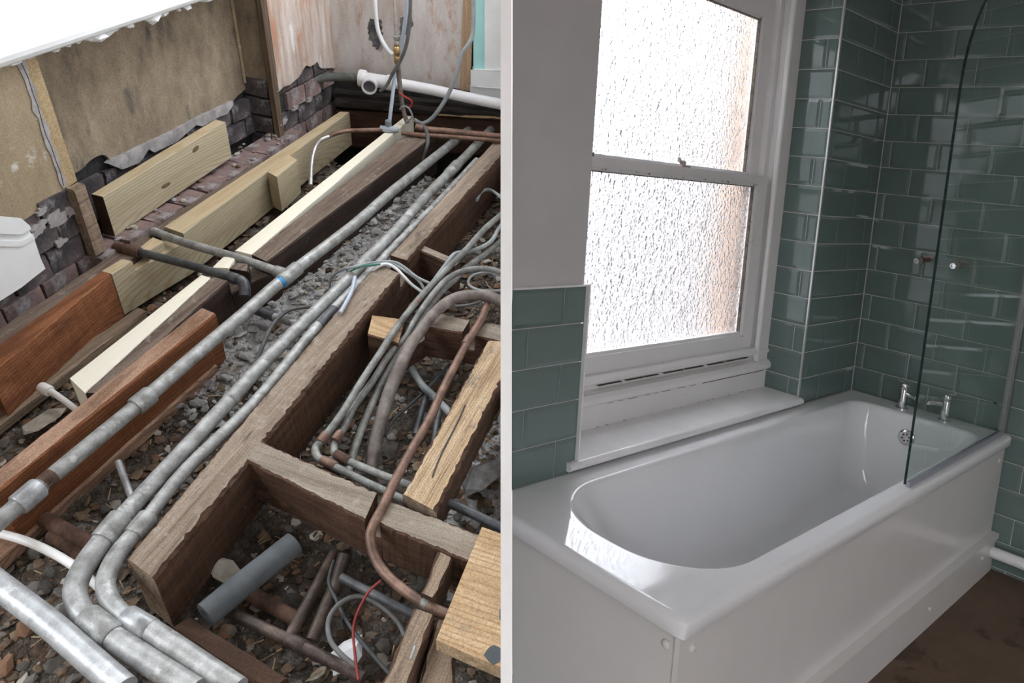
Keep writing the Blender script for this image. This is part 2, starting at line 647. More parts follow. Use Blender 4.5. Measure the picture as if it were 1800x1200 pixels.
def tile(axis, u0, u1, z0, z1, plane, parent, notch=False):
    """axis 'W': tile on the tap wall (plane is L, faces -L); 'L': on the window wall (plane is W, faces -W)"""
    u0, u1, z0, z1 = u0 + GR, u1 - GR, z0 + GR, z1 - GR
    if u1 - u0 < 0.006:
        return None
    key = (axis, round(u1 - u0, 4), round(z1 - z0, 4))
    c = ((u0 + u1) / 2, (z0 + z1) / 2)
    if key not in TILE_CACHE:
        du, dz = (u1 - u0) / 2, (z1 - z0) / 2
        b = min(0.010, du * 0.45)
        bz = min(0.010, dz * 0.45)
        t0, t1, t2 = 0.0, 0.0016, 0.0036
        rect = lambda a, bq, d: [(-a, -bq, d), (a, -bq, d), (a, bq, d), (-a, bq, d)]
        pts = rect(du, dz, t0) + rect(du, dz, t1) + rect(du - b, dz - bz, t2)
        fs = [(3, 2, 1, 0)]
        for k in range(4):
            j = (k + 1) % 4
            fs.append((k, j, j + 4, k + 4))
            fs.append((k + 4, j + 4, j + 8, k + 8))
        fs.append((8, 9, 10, 11))
        if axis == 'W':
            v = [MR @ Vector((-d, u, z)) for u, z, d in pts]
        else:
            v = [MR @ Vector((u, -d, z)) for u, z, d in pts]
        me = bpy.data.meshes.new('tile')
        me.from_pydata([tuple(q) for q in v], [], fs)
        bm = bmesh.new()
        bm.from_mesh(me)
        bmesh.ops.recalc_face_normals(bm, faces=bm.faces)
        bm.to_mesh(me)
        bm.free()
        me.materials.append(M_tile)
        TILE_CACHE[key] = me
    o = bpy.data.objects.new('tile', TILE_CACHE[key])
    COL.objects.link(o)
    o.parent = parent
    p = (plane, c[0], c[1]) if axis == 'W' else (c[0], plane, c[1])
    o.location = WR(p) - BASE[parent.name]
    return o


def courses(axis, lo, hi, zlo, zhi, plane, parent, first_even, first_odd, length, k0, k1):
    for k in range(k0, k1):
        za, zb = Z0 + k * P_Z, Z0 + (k + 1) * P_Z
        za, zb = max(za, zlo), min(zb, zhi)
        if zb - za < 0.006:
            continue
        j = (first_even if k % 2 == 0 else first_odd)
        while j > lo:
            j -= length
        cuts = []
        while j < hi:
            cuts.append(j)
            j += length
        edges = [lo] + [c for c in cuts if lo + 0.004 < c < hi - 0.004] + [hi]
        for a, b in zip(edges, edges[1:]):
            tile(axis, a, b, za, zb, plane, parent)


courses('W', 0.30, WW + 0.0055, 0.0, 2.2, LT + 0.0075, wall_right, 1.163, 1.249, 0.1745, -6, 17)
courses('L', LN + 0.004, LT + 0.0045, DECK - 0.003, 2.2, WW + 0.0085, wall_back, 2.79, 2.673, 0.233, 0, 17)
courses('W', WW + 0.004, WW + 0.153, 0.553, 2.06, LN + 0.0005, wall_back, WW + 0.048, WW + 0.200, 0.5, 0, 16)
courses('L', 1.155, 1.409, DECK - 0.001, 1.018, WW, wall_back, 1.332, 1.213, 0.233, 0, 5)
# metal edge trims
mb = MB().box((LN - 0.006, WW + 0.000, 0.555), (LN + 0.003, WW + 0.006, 2.2))
tag(mb.build('trim_1', M_trim, space='R'), 'pale metal tile trim on the window reveal corner', 'trim', kind='structure')
mb = MB().box((1.409, WW - 0.012, DECK + 0.03), (1.414, WW + 0.003, 1.021)).box((1.15, WW - 0.012, 1.018), (1.414, WW + 0.003, 1.0225))
tag(mb.build('trim_2', M_gloss_clean, space='R', clip=0.0005), 'pale edge trim around the small tiled dado left of the window', 'trim', kind='structure')

# --- sash window
win = empty('window_1', (2.0, WW + 0.15, 0.55), 'R')
tag(win, 'white painted sash window with hammered obscured glass', 'window', kind='structure')
WF = WW + 0.145     # front of the casing
mb = MB()
mb.box((LE, WF, 0.60), (LE + 0.075, WF + 0.06, 2.06))
mb.box((LN - 0.075, WF, 0.66), (LN - 0.002, WF + 0.06, 2.06))
mb.box((LE, WF, 1.97), (LN, WF + 0.06, 2.06))
mb.tube([(LN - 0.080, WF + 0.003, 0.66), (LN - 0.080, WF + 0.003, 1.975)], 0.011, seg=10)
mb.tube([(LN - 0.080, WF + 0.003, 1.972), (LE + 0.08, WF + 0.003, 1.972)], 0.011, seg=10)
mb.box((LN - 0.10, WF + 0.040, 0.66), (LN - 0.07, WF + 0.10, 2.0))
mb.box((LE + 0.07, WF + 0.040, 0.66), (LE + 0.10, WF + 0.10, 2.0))
mb.build('casing', M_gloss, win, 'R', bevel=0.003)
# stepped mouldings and apron under the lower sash
mb = MB()
mb.box((LE, WF - 0.002, 0.545), (LN - 0.002, WF + 0.045, 0.665))
mb.build('apron', M_gloss, win, 'R', bevel=0.002)
mb = MB()
prof = [(0.050, 0.715), (0.006, 0.712), (-0.006, 0.702), (-0.006, 0.692), (0.004, 0.684), (0.014, 0.680), (0.014, 0.668), (-0.010, 0.662), (-0.020, 0.650), (-0.020, 0.636), (-0.010, 0.626), (0.0, 0.622), (0.050, 0.622)]
k = len(prof)
pvv = [(LE, WF + a, z) for a, z in prof] + [(LN + 0.006, WF + a, z) for a, z in prof]
ff = [tuple(range(k)), tuple(range(2 * k - 1, k - 1, -1))] + [(i, (i + 1) % k, (i + 1) % k + k, i + k) for i in range(k)]
mb.add(pvv, ff)
mb.build('sill_moulding', M_gloss, win, 'R')
# dark open joints
rj = random.Random(4)
mb = MB()
l_ = 1.70
while l_ < 2.60:
    ln_ = rj.uniform(0.015, 0.05) if l_ < 2.16 else 0.07
    hh_ = rj.uniform(0.0006, 0.0012) if l_ < 2.16 else 0.0022
    mb.box((l_, WF - 0.0035, 0.6222 - hh_), (min(l_ + ln_, 2.61), WF + 0.001, 0.6222))
    l_ += ln_ + (rj.uniform(0.01, 0.05) if l_ < 2.16 else -0.001)
l_ = 1.66
while l_ < 2.5:
    ln_ = rj.uniform(0.03, 0.12)
    mb.box((l_, WF + 0.0035, 0.6788), (l_ + ln_, WF + 0.0150, 0.6788 + rj.uniform(0.0005, 0.0013)))
    l_ += ln_ + rj.uniform(0.0, 0.03)
mb.build('open_joint', M_grime, win, 'R')['kind'] = 'stuff'
# grime gathered at the sash joints and along the sill
mb = MB()
for i in range(70):
    q = rj.random()
    if q < 0.4:
        c_ = (rj.uniform(1.6, 2.47), WF + 0.0225, 1.3135 - abs(rj.gauss(0, 0.003)))
    elif q < 0.65:
        c_ = (2.47 + rj.gauss(0, 0.006), WF + 0.0215, rj.choice((1.30, 0.768, 1.29, 1.20, 1.1)) + rj.gauss(0, 0.01))
    else:
        c_ = (rj.uniform(1.5, 2.6), WF - 0.003, 0.5545)
    mb.chunk(c_, rj.uniform(0.0012, 0.0035), 0.6, 0, rj)
mb.build('grime', M_grime, win, 'R')['kind'] = 'stuff'


def sash(name, wf, l0, l1, z0, z1, stile, top, bot, label):
    m = MB()
    th = 0.035
    m.box((l0, wf, z0), (l0 + stile, wf + th, z1))
    m.box((l1 - stile, wf, z0), (l1, wf + th, z1))
    m.box((l0 + stile, wf, z1 - top), (l1 - stile, wf + th, z1))
    m.box((l0 + stile, wf, z0), (l1 - stile, wf + th, z0 + bot))
    s = m.build(name, M_gloss, win, 'R', bevel=0.0025)
    s['label'] = label
    # glazing bead and pane
    b = MB()
    e_ = 0.010
    for (a, c) in (((l0 + stile, z0 + bot), (l0 + stile + e_, z1 - top)), ((l1 - stile - e_, z0 + bot), (l1 - stile, z1 - top)),
                   ((l0 + stile, z1 - top - e_), (l1 - stile, z1 - top)), ((l0 + stile, z0 + bot), (l1 - stile, z0 + bot + e_))):
        b.box((a[0], wf + 0.008, a[1]), (c[0], wf + 0.02, c[1]))
    b.build('glazing_bead', M_gloss_clean, s, 'R')
    p = MB().box((l0 + stile - 0.005, wf + 0.018, z0 + bot - 0.005), (l1 - stile + 0.005, wf + 0.022, z1 - top + 0.005))
    p.build('pane', M_wglass, s, 'R')
    g = MB().box((l1 - stile - e_ - 0.003, wf + 0.006, z0 + bot + e_), (l1 - stile - e_, wf + 0.0178, z1 - top - e_ * 0.5))
    g.box((l0 + stile + e_, wf + 0.006, z1 - top - e_ - 0.003), (l1 - stile - e_, wf + 0.0178, z1 - top - e_))
    g.build('dirt_line', M_grime, s, 'R')
    return s


lower = sash('lower_sash', WF + 0.022, LE + 0.085, LN - 0.095, 0.70, 1.343, 0.070, 0.028, 0.066, 'lower sash of the window')
upper = sash('upper_sash', WF + 0.062, LE + 0.085, LN - 0.095, 1.315, 1.97, 0.070, 0.085, 0.028, 'upper sash of the window')
mb = MB()
cx, cz = 2.035, 1.343
mb.box((cx - 0.022, WF + 0.024, cz), (cx + 0.022, WF + 0.055, cz + 0.006))
mb.lathe((cx, WF + 0.04, cz + 0.006), (0, 0, 1), [(0.010, 0), (0.010, 0.012), (0.005, 0.016)], 12)
mb.tube([(cx, WF + 0.04, cz + 0.014), (cx - 0.025, WF + 0.035, cz + 0.018), (cx - 0.034, WF + 0.03, cz + 0.026)], 0.0055, 8)
mb.build('sash_catch', flat('painted_catch', (0.45, 0.40, 0.36), rough=0.5), lower, 'R')
mb = MB().box((1.565, WF + 0.026, 1.343), (1.595, WF + 0.045, 1.354)).box((1.575, WF + 0.026, 1.354), (1.583, WF + 0.04, 1.362))
mb.build('sash_stop', M_grime, lower, 'R')

# window board
mb = MB()
r = 0.012
zc = 0.541
prof = [(WF + 0.03, zc + r)] + [(WW - 0.010 - r * math.sin(a), zc + r * math.cos(a)) for a in [i * math.pi / 8 for i in range(9)]] + [(WF + 0.03, zc - r)]
k = len(prof)
pvv = [(1.375, a, z) for a, z in prof] + [(LN - 0.001, a, z) for a, z in prof]
mb.add(pvv, [tuple(range(k)), tuple(range(2 * k - 1, k - 1, -1))] + [(i, (i + 1) % k, (i + 1) % k + k, i + k) for i in range(k)])
sill = mb.build('window_board', M_gloss_clean, space='R')
tag(sill, 'white gloss window board with rounded nose between window and bath', 'window sill')
# outside brick reveals seen blurred through the glass
M_brickout = proc('outside_brick', [(0.3, (0.58, 0.44, 0.35)), (0.7, (0.70, 0.56, 0.46))], scale=(12, 12, 12), rough=0.9)
mb = MB().box((LN - 0.135, WF + 0.11, 0.4), (LN + 0.2, WF + 0.21, 2.4))
tag(mb.build('wall_reveal', M_brickout, space='R'), 'peach coloured brick reveal outside the window, blurred by its glass', 'wall', kind='structure')

# --- bath
NB = 240
LB0, LB1, WB0, WB1 = 1.088, LT - 0.003, 0.688, WW - 0.002
IL0, IL1, IW0, IW1 = 1.209, 2.968, 0.745, 1.200


def rrect(l0, l1, w0, w1, r0, r1, n=NB):
    """rounded rectangle sampled by polar angle about its middle; r0 radius at the near (l0) end, r1 at the far end"""
    cl, cw = (l0 + l1) / 2, (w0 + w1) / 2
    poly = []
    for (cx_, cy_, rr, a0) in ((l1 - r1, w1 - r1, r1, 0), (l0 + r0, w1 - r0, r0, 90), (l0 + r0, w0 + r0, r0, 180), (l1 - r1, w0 + r1, r1, 270)):
        for i in range(13):
            a = math.radians(a0 + i * 7.5)
            poly.append((cx_ + rr * math.cos(a), cy_ + rr * math.sin(a)))
    per = [0]
    for i in range(len(poly)):
        a, b = poly[i], poly[(i + 1) % len(poly)]
        per.append(per[-1] + math.hypot(a[0] - b[0], a[1] - b[1]))
    return poly


def ring_match(poly, angs, c):
    res = []
    for a in angs:
        d = (math.cos(a), math.sin(a))
        best = None
        for i in range(len(poly)):
            p, q = poly[i], poly[(i + 1) % len(poly)]
            ex, ey = q[0] - p[0], q[1] - p[1]
            den = d[0] * ey - d[1] * ex
            if abs(den) < 1e-12:
                continue
            px_, py_ = p[0] - c[0], p[1] - c[1]
            t = (px_ * ey - py_ * ex) / den
            u = (px_ * d[1] - py_ * d[0]) / den
            if t > 0 and -1e-6 <= u <= 1 + 1e-6:
                if best is None or t > best:
                    best = t
        res.append((c[0] + d[0] * best, c[1] + d[1] * best))
    return res


cc = ((IL0 + IL1) / 2, (IW0 + IW1) / 2)
# sample angles evenly along the inner outline
inner = rrect(IL0, IL1, IW0, IW1, 0.205, 0.075)
pts = []
for i in range(len(inner)):
    a, b = inner[i], inner[(i + 1) % len(inner)]
    ln = math.hypot(a[0] - b[0], a[1] - b[1])
    kk = max(1, int(ln / 0.022))
    for j in range(kk):
        pts.append((a[0] + (b[0] - a[0]) * j / kk, a[1] + (b[1] - a[1]) * j / kk))
angs = [math.atan2(q[1] - cc[1], q[0] - cc[0]) for q in pts]
for (cl_, cw_) in ((LB0, WB0), (LB1, WB0), (LB0, WB1), (LB1, WB1)):
    for da in (-0.004, 0.0, 0.004):
        angs.append(math.atan2(cw_ - cc[1], cl_ - cc[0]) + da)
angs = sorted(angs)
ns = len(angs)


def bring(l0, l1, w0, w1, r0, r1, z):
    return [(a, b, z) for a, b in ring_match(rrect(l0, l1, w0, w1, r0, r1), angs, cc)]


rings = []
o_ = 0.0
rings.append(bring(LB0 + 0.004, LB1, WB0 + 0.004, WB1, 0.012, 0.004, DECK - 0.042))
rings.append(bring(LB0, LB1, WB0, WB1, 0.014, 0.004, DECK - 0.038))
rings.append(bring(LB0, LB1, WB0, WB1, 0.014, 0.004, DECK - 0.012))
rings.append(bring(LB0 + 0.003, LB1 - 0.001, WB0 + 0.003, WB1 - 0.001, 0.014, 0.004, DECK - 0.004))
rings.append(bring(LB0 + 0.011, LB1 - 0.002, WB0 + 0.011, WB1 - 0.002, 0.012, 0.004, DECK))
rings.append(bring(LB0 + 0.016, LB1 - 0.004, WB0 + 0.016, WB1 - 0.004, 0.012, 0.004, DECK))
rings.append(bring(IL0 - 0.014, IL1 + 0.014, IW0 - 0.013, IW1 + 0.013, 0.219, 0.089, DECK))
rings.append(bring(IL0 - 0.008, IL1 + 0.008, IW0 - 0.008, IW1 + 0.008, 0.213, 0.083, DECK))
rings.append(bring(IL0 - 0.001, IL1 + 0.001, IW0 - 0.001, IW1 + 0.001, 0.206, 0.076, DECK - 0.003))
rings.append(bring(IL0 + 0.004, IL1 - 0.003, IW0 + 0.003, IW1 - 0.003, 0.200, 0.072, DECK - 0.012))
for t in (0.15, 0.35, 0.6, 0.8):
    s0 = 0.30 * t
    rings.append(bring(IL0 + 0.01 + s0, IL1 - 0.01 - 0.055 * t, IW0 + 0.006 + 0.04 * t, IW1 - 0.006 - 0.04 * t, 0.19 - 0.03 * t, 0.075 + 0.02 * t, DECK - 0.36 * t))
rings.append(bring(IL0 + 0.30, IL1 - 0.075, IW0 + 0.065, IW1 - 0.065, 0.14, 0.09, DECK - 0.335))
rings.append(bring(IL0 + 0.38, IL1 - 0.12, IW0 + 0.11, IW1 - 0.11, 0.10, 0.07, DECK - 0.355))
v = []
for ri, rg in enumerate(rings):
    for q in rg:
        q = Vector(q)
        v.append(q)
f = []
for i in range(len(rings) - 1):
    for k in range(ns):
        f.append((i * ns + k, i * ns + (k + 1) % ns, (i + 1) * ns + (k + 1) % ns, (i + 1) * ns + k))
f.append(tuple((len(rings) - 1) * ns + k for k in range(ns)))
bath = empty('bathtub', (2.1, 0.98, 0.0), 'R')
tag(bath, 'white acrylic bath with rounded near end under the sash window', 'bathtub')
MB().add(v, f).build('tub', M_bath, bath, 'R', smooth=True, clip=0.0008)
# panels
fp = MB().box((LB0 + 0.014, 0.703, 0.145), (LT - 0.004, 0.717, DECK - 0.036)).build('side_panel', M_panel, bath, 'R', bevel=0.0015)
MB().box((LB0 + 0.02, 0.676, 0.128), (LT - 0.004, 0.716, 0.148)).build('batten', M_panel, fp, 'R', bevel=0.004)
MB().box((LB0 + 0.02, 0.684, 0.0), (LT - 0.004, 0.716, 0.128)).build('plinth', M_panel, fp, 'R', bevel=0.002)


def cap(c, axis, parent, r=0.010, m=M_panel):
    MB().lathe(c, axis, [(r, 0), (r, 0.002), (r * 0.75, 0.0045), (r * 0.3, 0.006)], 14).build('screw_cap', m, parent, 'R', smooth=True)


cap((LB0 + 0.055, 0.703, 0.440), (0, -1, 0), fp)
cap((LT - 0.06, 0.703, 0.43), (0, -1, 0), fp)
cap((2.45, 0.684, 0.07), (0, -1, 0), fp, 0.006)
cap((2.95, 0.684, 0.09), (0, -1, 0), fp, 0.006)
ep = MB().box((LB0 + 0.016, 0.712, 0.0), (LB0 + 0.028, WB1, DECK - 0.036)).build('end_panel', M_panel, bath, 'R', clip=0.001)
MB().box((LB0 + 0.009, 0.701, 0.0), (LB0 + 0.024, 0.7125, DECK - 0.036)).build('corner_strip', M_panel, ep, 'R', bevel=0.002)
cap((LB0 + 0.016, 0.735, 0.445), (-1, 0, 0), ep)

# overflow
ov = empty('overflow_cover', (IL1 - 0.02, 0.985, 0.40), 'R')
tag(ov, 'round chrome overflow cover with six holes inside the bath', 'overflow')
oc = Vector((IL1 - 0.022, 0.988, 0.437))
oa = Vector((-1, 0, 0.12)).normalized()
MB().lathe(oc, oa, [(0.031, 0), (0.031, 0.003), (0.028, 0.006), (0.019, 0.007), (0.018, 0.010), (0.002, 0.010)], 28).build('flange', M_chrome, ov, 'R', smooth=True)
on = Vector((0, 1, 0))
ob = oa.cross(on)
for i in range(6):
    a = i * math.pi / 3 + 0.3
    MB().lathe(oc + oa * 0.0085 + (on * math.cos(a) + ob * math.sin(a)) * 0.0125, oa, [(0.0034, 0), (0.0034, 0.002)], 10).build('hole', M_black, ov, 'R')


# taps
def tap(l, w_, side, label):
    t = empty('bath_tap', (l, w_, DECK), 'R')
    tag(t, label, 'tap', 'pillar taps on the bath rim')
    MB().lathe((l, w_, DECK), (0, 0, 1), [(0.023, 0), (0.023, 0.004), (0.018, 0.007), (0.018, 0.009)], 24).build('base_ring', M_chrome, t, 'R', smooth=True)
    MB().lathe((l, w_, DECK + 0.008), (0, 0, 1), [(0.0155, 0), (0.0155, 0.066), (0.0145, 0.068), (0.0155, 0.070), (0.0155, 0.090), (0.012, 0.094), (0.003, 0.095)], 24).build('body', M_chrome, t, 'R', smooth=True)
    zt = DECK + 0.062
    MB().tube([(l, w_, zt), (l - 0.004, w_ + side * 0.03, zt - 0.002), (l - 0.010, w_ + side * 0.052, zt - 0.006), (l - 0.014, w_ + side * 0.058, zt - 0.016)],
              [0.0105, 0.010, 0.0105, 0.0095], 14, hollow=0.6).build('spout', M_chrome, t, 'R', smooth=True)
    MB().tube([(l, w_, DECK + 0.100), (l + 0.006, w_ - side * 0.028, DECK + 0.110)], [0.006, 0.0045], 10).build('lever', M_chrome, t, 'R', smooth=True)
    return t


tap(3.03, 1.049, -1, 'chrome bath tap nearer the window corner')
tap(3.027, 0.894, 1, 'chrome bath tap seen through the glass screen')


# shower pipe stubs
def stub(w_, z_, label):
    t = empty('shower_pipe_stub', (LT, w_, z_), 'R')
    tag(t, label, 'pipe', 'shower pipe stubs on the tiled wall')
    x = LT - 0.002
    MB().chunk((x, w_ + 0.004, z_ + 0.006), 0.022, 0.8).build('filler', M_filler, t, 'R')
    MB().tube([(x, w_, z_), (x - 0.05, w_ + 0.006, z_ - 0.003), (x - 0.075, w_ + 0.009, z_ - 0.005)], 0.0085, 14).build('pipe', M_brass, t, 'R', smooth=True)
    MB().lathe((x - 0.055, w_ + 0.007, z_ - 0.004), (-1, 0.1, -0.05), [(0.012, 0), (0.0135, 0.002), (0.0135, 0.016), (0.012, 0.018)], 8).build('olive_nut', M_brass, t, 'R')
    MB().tube([(x - 0.07, w_ + 0.009, z_ - 0.005), (x - 0.098, w_ + 0.012, z_ - 0.007)], 0.0105, 16, hollow=0.72).build('collar', M_chrome, t, 'R', smooth=True)


stub(1.050, 1.098, 'capped off brown pipe stub left of the glass edge')
stub(0.924, 1.100, 'open brown pipe stub right of the glass edge')

# glass screen
scr = empty('shower_screen', (2.6, 0.72, DECK), 'R')
tag(scr, 'clear glass shower screen with curved corner standing on the bath rim', 'shower screen')
outl = [(3.072, DECK + 0.014), (2.186, DECK + 0.006), (2.183, 0.80), (2.176, 1.10), (2.168, 1.40), (2.164, 1.60)]
for i in range(1, 11):
    a = i / 10 * math.pi / 2
    outl.append((2.164 + 0.40 * (1 - math.cos(a)), 1.60 + 0.36 * math.sin(a)))
outl += [(3.072, 1.96)]
MB().add([(l, 0.7165, z) for l, z in outl] + [(l, 0.7235, z) for l, z in outl],
         [tuple(range(len(outl))), tuple(range(2 * len(outl) - 1, len(outl) - 1, -1))] +
         [(i, (i + 1) % len(outl), (i + 1) % len(outl) + len(outl), i + len(outl)) for i in range(len(outl))],
         [0, 0] + [1] * len(outl)).build('pane', [M_sglass, M_gedge], scr, 'R')
mb = MB().box((3.066, 0.7125, DECK + 0.004), (3.080, 0.7275, 1.98)).box((3.080, 0.709, DECK + 0.004), (LT - 0.002, 0.731, 1.98))
mb.build('wall_profile', flat('satin_profile', (0.34, 0.35, 0.36), rough=0.3, metal=0.9), scr, 'R', bevel=0.003)
MB().box((2.186, 0.707, DECK + 0.0005), (3.058, 0.716, DECK + 0.016)).build('bottom_seal', M_seal, scr, 'R', bevel=0.003)
MB().lathe((LT - 0.012, 0.755, 0.62), (-1, 0, 0), [(0.006, 0), (0.006, 0.004)], 8).build('screw', M_black, scr, 'R')

# waste pipe at the foot of the tap wall
mb = MB().tube([(3.06, 0.683, 0.083), (3.06, 0.30, 0.083), (3.06, -0.4, 0.083)], 0.0215, 18)
tag(mb.build('waste_pipe', M_pipe_white, space='R', smooth=True), 'white waste pipe running along the foot of the tiled wall', 'pipe')


# ================================================================== STRIPPED-OUT ROOM (space L)
J_AX, C_AX, Z_AX = 0, 1, 2
dusty = (0.20, 0.175, 0.155)
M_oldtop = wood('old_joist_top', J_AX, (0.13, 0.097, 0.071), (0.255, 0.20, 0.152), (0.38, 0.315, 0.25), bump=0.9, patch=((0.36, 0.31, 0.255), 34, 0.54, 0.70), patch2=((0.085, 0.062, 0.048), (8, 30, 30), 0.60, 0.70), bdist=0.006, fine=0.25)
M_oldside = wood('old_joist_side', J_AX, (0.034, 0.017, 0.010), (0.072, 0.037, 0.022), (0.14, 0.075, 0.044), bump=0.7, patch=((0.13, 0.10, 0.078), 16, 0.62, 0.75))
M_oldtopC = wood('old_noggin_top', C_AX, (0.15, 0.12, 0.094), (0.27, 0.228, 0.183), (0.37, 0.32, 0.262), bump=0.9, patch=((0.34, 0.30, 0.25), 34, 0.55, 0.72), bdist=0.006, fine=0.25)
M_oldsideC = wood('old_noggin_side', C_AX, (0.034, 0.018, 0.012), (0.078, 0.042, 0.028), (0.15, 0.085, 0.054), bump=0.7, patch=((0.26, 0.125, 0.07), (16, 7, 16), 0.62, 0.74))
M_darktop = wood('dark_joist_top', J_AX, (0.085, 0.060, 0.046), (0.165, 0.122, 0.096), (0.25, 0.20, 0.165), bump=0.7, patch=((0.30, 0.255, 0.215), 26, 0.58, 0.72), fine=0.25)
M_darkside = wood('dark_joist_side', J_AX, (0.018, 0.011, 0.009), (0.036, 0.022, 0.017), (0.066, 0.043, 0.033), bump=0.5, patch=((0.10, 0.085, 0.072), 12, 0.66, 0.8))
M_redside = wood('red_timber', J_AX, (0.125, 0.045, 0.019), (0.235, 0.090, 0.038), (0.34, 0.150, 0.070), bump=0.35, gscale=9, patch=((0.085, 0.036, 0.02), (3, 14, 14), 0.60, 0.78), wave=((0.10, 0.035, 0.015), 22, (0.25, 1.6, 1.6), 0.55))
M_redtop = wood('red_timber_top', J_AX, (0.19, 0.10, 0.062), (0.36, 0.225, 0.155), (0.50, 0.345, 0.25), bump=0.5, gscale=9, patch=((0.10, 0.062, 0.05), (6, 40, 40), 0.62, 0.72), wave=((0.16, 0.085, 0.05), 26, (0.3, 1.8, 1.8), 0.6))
M_new = wood('new_pine', J_AX, (0.33, 0.275, 0.185), (0.43, 0.375, 0.265), (0.51, 0.46, 0.335), bump=0.12, gscale=6, patch=((0.40, 0.375, 0.26), (2, 8, 8), 0.5, 0.8), patch2=((0.25, 0.15, 0.07), (4, 26, 26), 0.715, 0.74), spec=0.4, fine=0.1, wave=((0.29, 0.195, 0.095), 20, (0.28, 1.7, 1.7), 0.55))  # greenish pine sides; part of their shade is in this duller colour
M_newtop = wood('new_pine_top', J_AX, (0.43, 0.335, 0.21), (0.54, 0.44, 0.29), (0.62, 0.52, 0.36), bump=0.12, gscale=6, fine=0.1, wave=((0.42, 0.29, 0.14), 26, (0.2, 2.0, 2.0), 0.4))
M_batten = wood('pale_batten', J_AX, (0.80, 0.75, 0.60), (0.86, 0.82, 0.69), (0.90, 0.87, 0.76), bump=0.1, gscale=5, fine=0.04)
M_palesawn = wood('pale_sawn', J_AX, (0.26, 0.17, 0.09), (0.47, 0.345, 0.215), (0.62, 0.49, 0.33), bump=1.0, gscale=18, patch=((0.22, 0.18, 0.14), 14, 0.57, 0.68), bdist=0.008, fine=0.35, patch2=((0.16, 0.08, 0.05), (5, 22, 22), 0.66, 0.74))
M_palesawnC = wood('pale_board', C_AX, (0.31, 0.20, 0.105), (0.46, 0.325, 0.19), (0.56, 0.43, 0.28), bump=0.5, gscale=9, patch=((0.30, 0.235, 0.16), 10, 0.57, 0.70), wave=((0.27, 0.155, 0.075), 24, (1.4, 0.22, 1.4), 0.6), fine=0.25)
M_sawn = wood('sawn_end_wood', J_AX, (0.12, 0.09, 0.065), (0.24, 0.18, 0.13), (0.36, 0.28, 0.20), bump=0.8, gscale=18)
M_blackbeam = wood('charred_beam', C_AX, (0.012, 0.010, 0.009), (0.028, 0.023, 0.021), (0.065, 0.055, 0.05), bump=0.9, bdist=0.008, patch=((0.11, 0.09, 0.075), (20, 5, 20), 0.6, 0.75))
M_brownbeam = wood('brown_beam', C_AX, (0.030, 0.016, 0.010), (0.060, 0.032, 0.020), (0.10, 0.055, 0.034), bump=0.5)
M_galv = proc('galvanised_pipe', [(0.30, (0.17, 0.17, 0.16)), (0.5, (0.305, 0.312, 0.305)), (0.70, (0.43, 0.44, 0.435))], scale=(34, 34, 34), rough=0.42, metal=0.2, bump=0.2, bdist=0.002, patch=((0.50, 0.51, 0.51), 26, 0.57, 0.66), patch2=((0.27, 0.205, 0.155), 20, 0.65, 0.72), spec=0.5, fine=0.12)
M_galvbright = proc('galvanised_pipe_bright', [(0.30, (0.23, 0.24, 0.25)), (0.5, (0.37, 0.385, 0.395)), (0.70, (0.50, 0.52, 0.54))], scale=(30, 30, 30), rough=0.35, metal=0.25, bump=0.15, bdist=0.002, patch=((0.62, 0.64, 0.66), 20, 0.57, 0.68), patch2=((0.25, 0.22, 0.19), 24, 0.66, 0.72), spec=0.6, fine=0.12)
M_darkpipe = proc('dark_steel_pipe', [(0.35, (0.055, 0.058, 0.066)), (0.65, (0.13, 0.137, 0.145))], scale=(30, 30, 30), rough=0.45, metal=0.4, bump=0.2, bdist=0.002)
M_rust = proc('rusty_pipe', [(0.35, (0.05, 0.028, 0.02)), (0.65, (0.14, 0.075, 0.05))], scale=(50, 50, 50), rough=0.8, bump=0.5, bdist=0.003)
M_copper = proc('worn_copper', [(0.32, (0.10, 0.062, 0.046)), (0.5, (0.185, 0.112, 0.083)), (0.68, (0.28, 0.175, 0.13))], scale=(26, 26, 26), rough=0.48, metal=0.3, fine=0.25,
                bump=0.1, patch=((0.26, 0.23, 0.20), 16, 0.60, 0.72))
M_verdi = proc('verdigris_copper', [(0.32, (0.125, 0.13, 0.122)), (0.5, (0.215, 0.222, 0.21)), (0.68, (0.33, 0.335, 0.315))], scale=(24, 24, 24), rough=0.55, fine=0.25, metal=0.2,
               bump=0.2, bdist=0.002, patch=((0.22, 0.12, 0.09), 14, 0.60, 0.70))
M_lead = proc('lead_pipe', [(0.32, (0.115, 0.095, 0.085)), (0.5, (0.20, 0.17, 0.155)), (0.68, (0.32, 0.29, 0.265))], scale=(26, 26, 26), rough=0.6, metal=0.2,
              bump=0.35, bdist=0.003, patch=((0.28, 0.15, 0.105), 12, 0.60, 0.70))
M_cable = flat('grey_cable', (0.27, 0.295, 0.305), rough=0.5, var=0.2, vs=20)
M_cablewhite = flat('white_flex', (0.70, 0.72, 0.74), rough=0.45)
M_cableblue = flat('blue_grey_plastic', (0.42, 0.48, 0.56), rough=0.4, var=0.1)
M_cabledark = flat('dark_cable', (0.055, 0.058, 0.062), rough=0.55, var=0.3, vs=20)
M_cablemid = flat('dusty_cable', (0.115, 0.115, 0.112), rough=0.6, var=0.3, vs=20)
M_redwire = flat('red_wire', (0.45, 0.03, 0.03), rough=0.4)
M_redwire2 = flat('dark_red_wire', (0.22, 0.02, 0.02), rough=0.5)
M_greenwire = flat('green_wire', (0.03, 0.20, 0.15), rough=0.4)
M_foam = proc('foam_lagging', [(0.35, (0.075, 0.085, 0.092)), (0.65, (0.115, 0.126, 0.136))], scale=(20, 20, 20), rough=0.9, bump=0.3, bscale=(300, 300, 300), bdist=0.001)
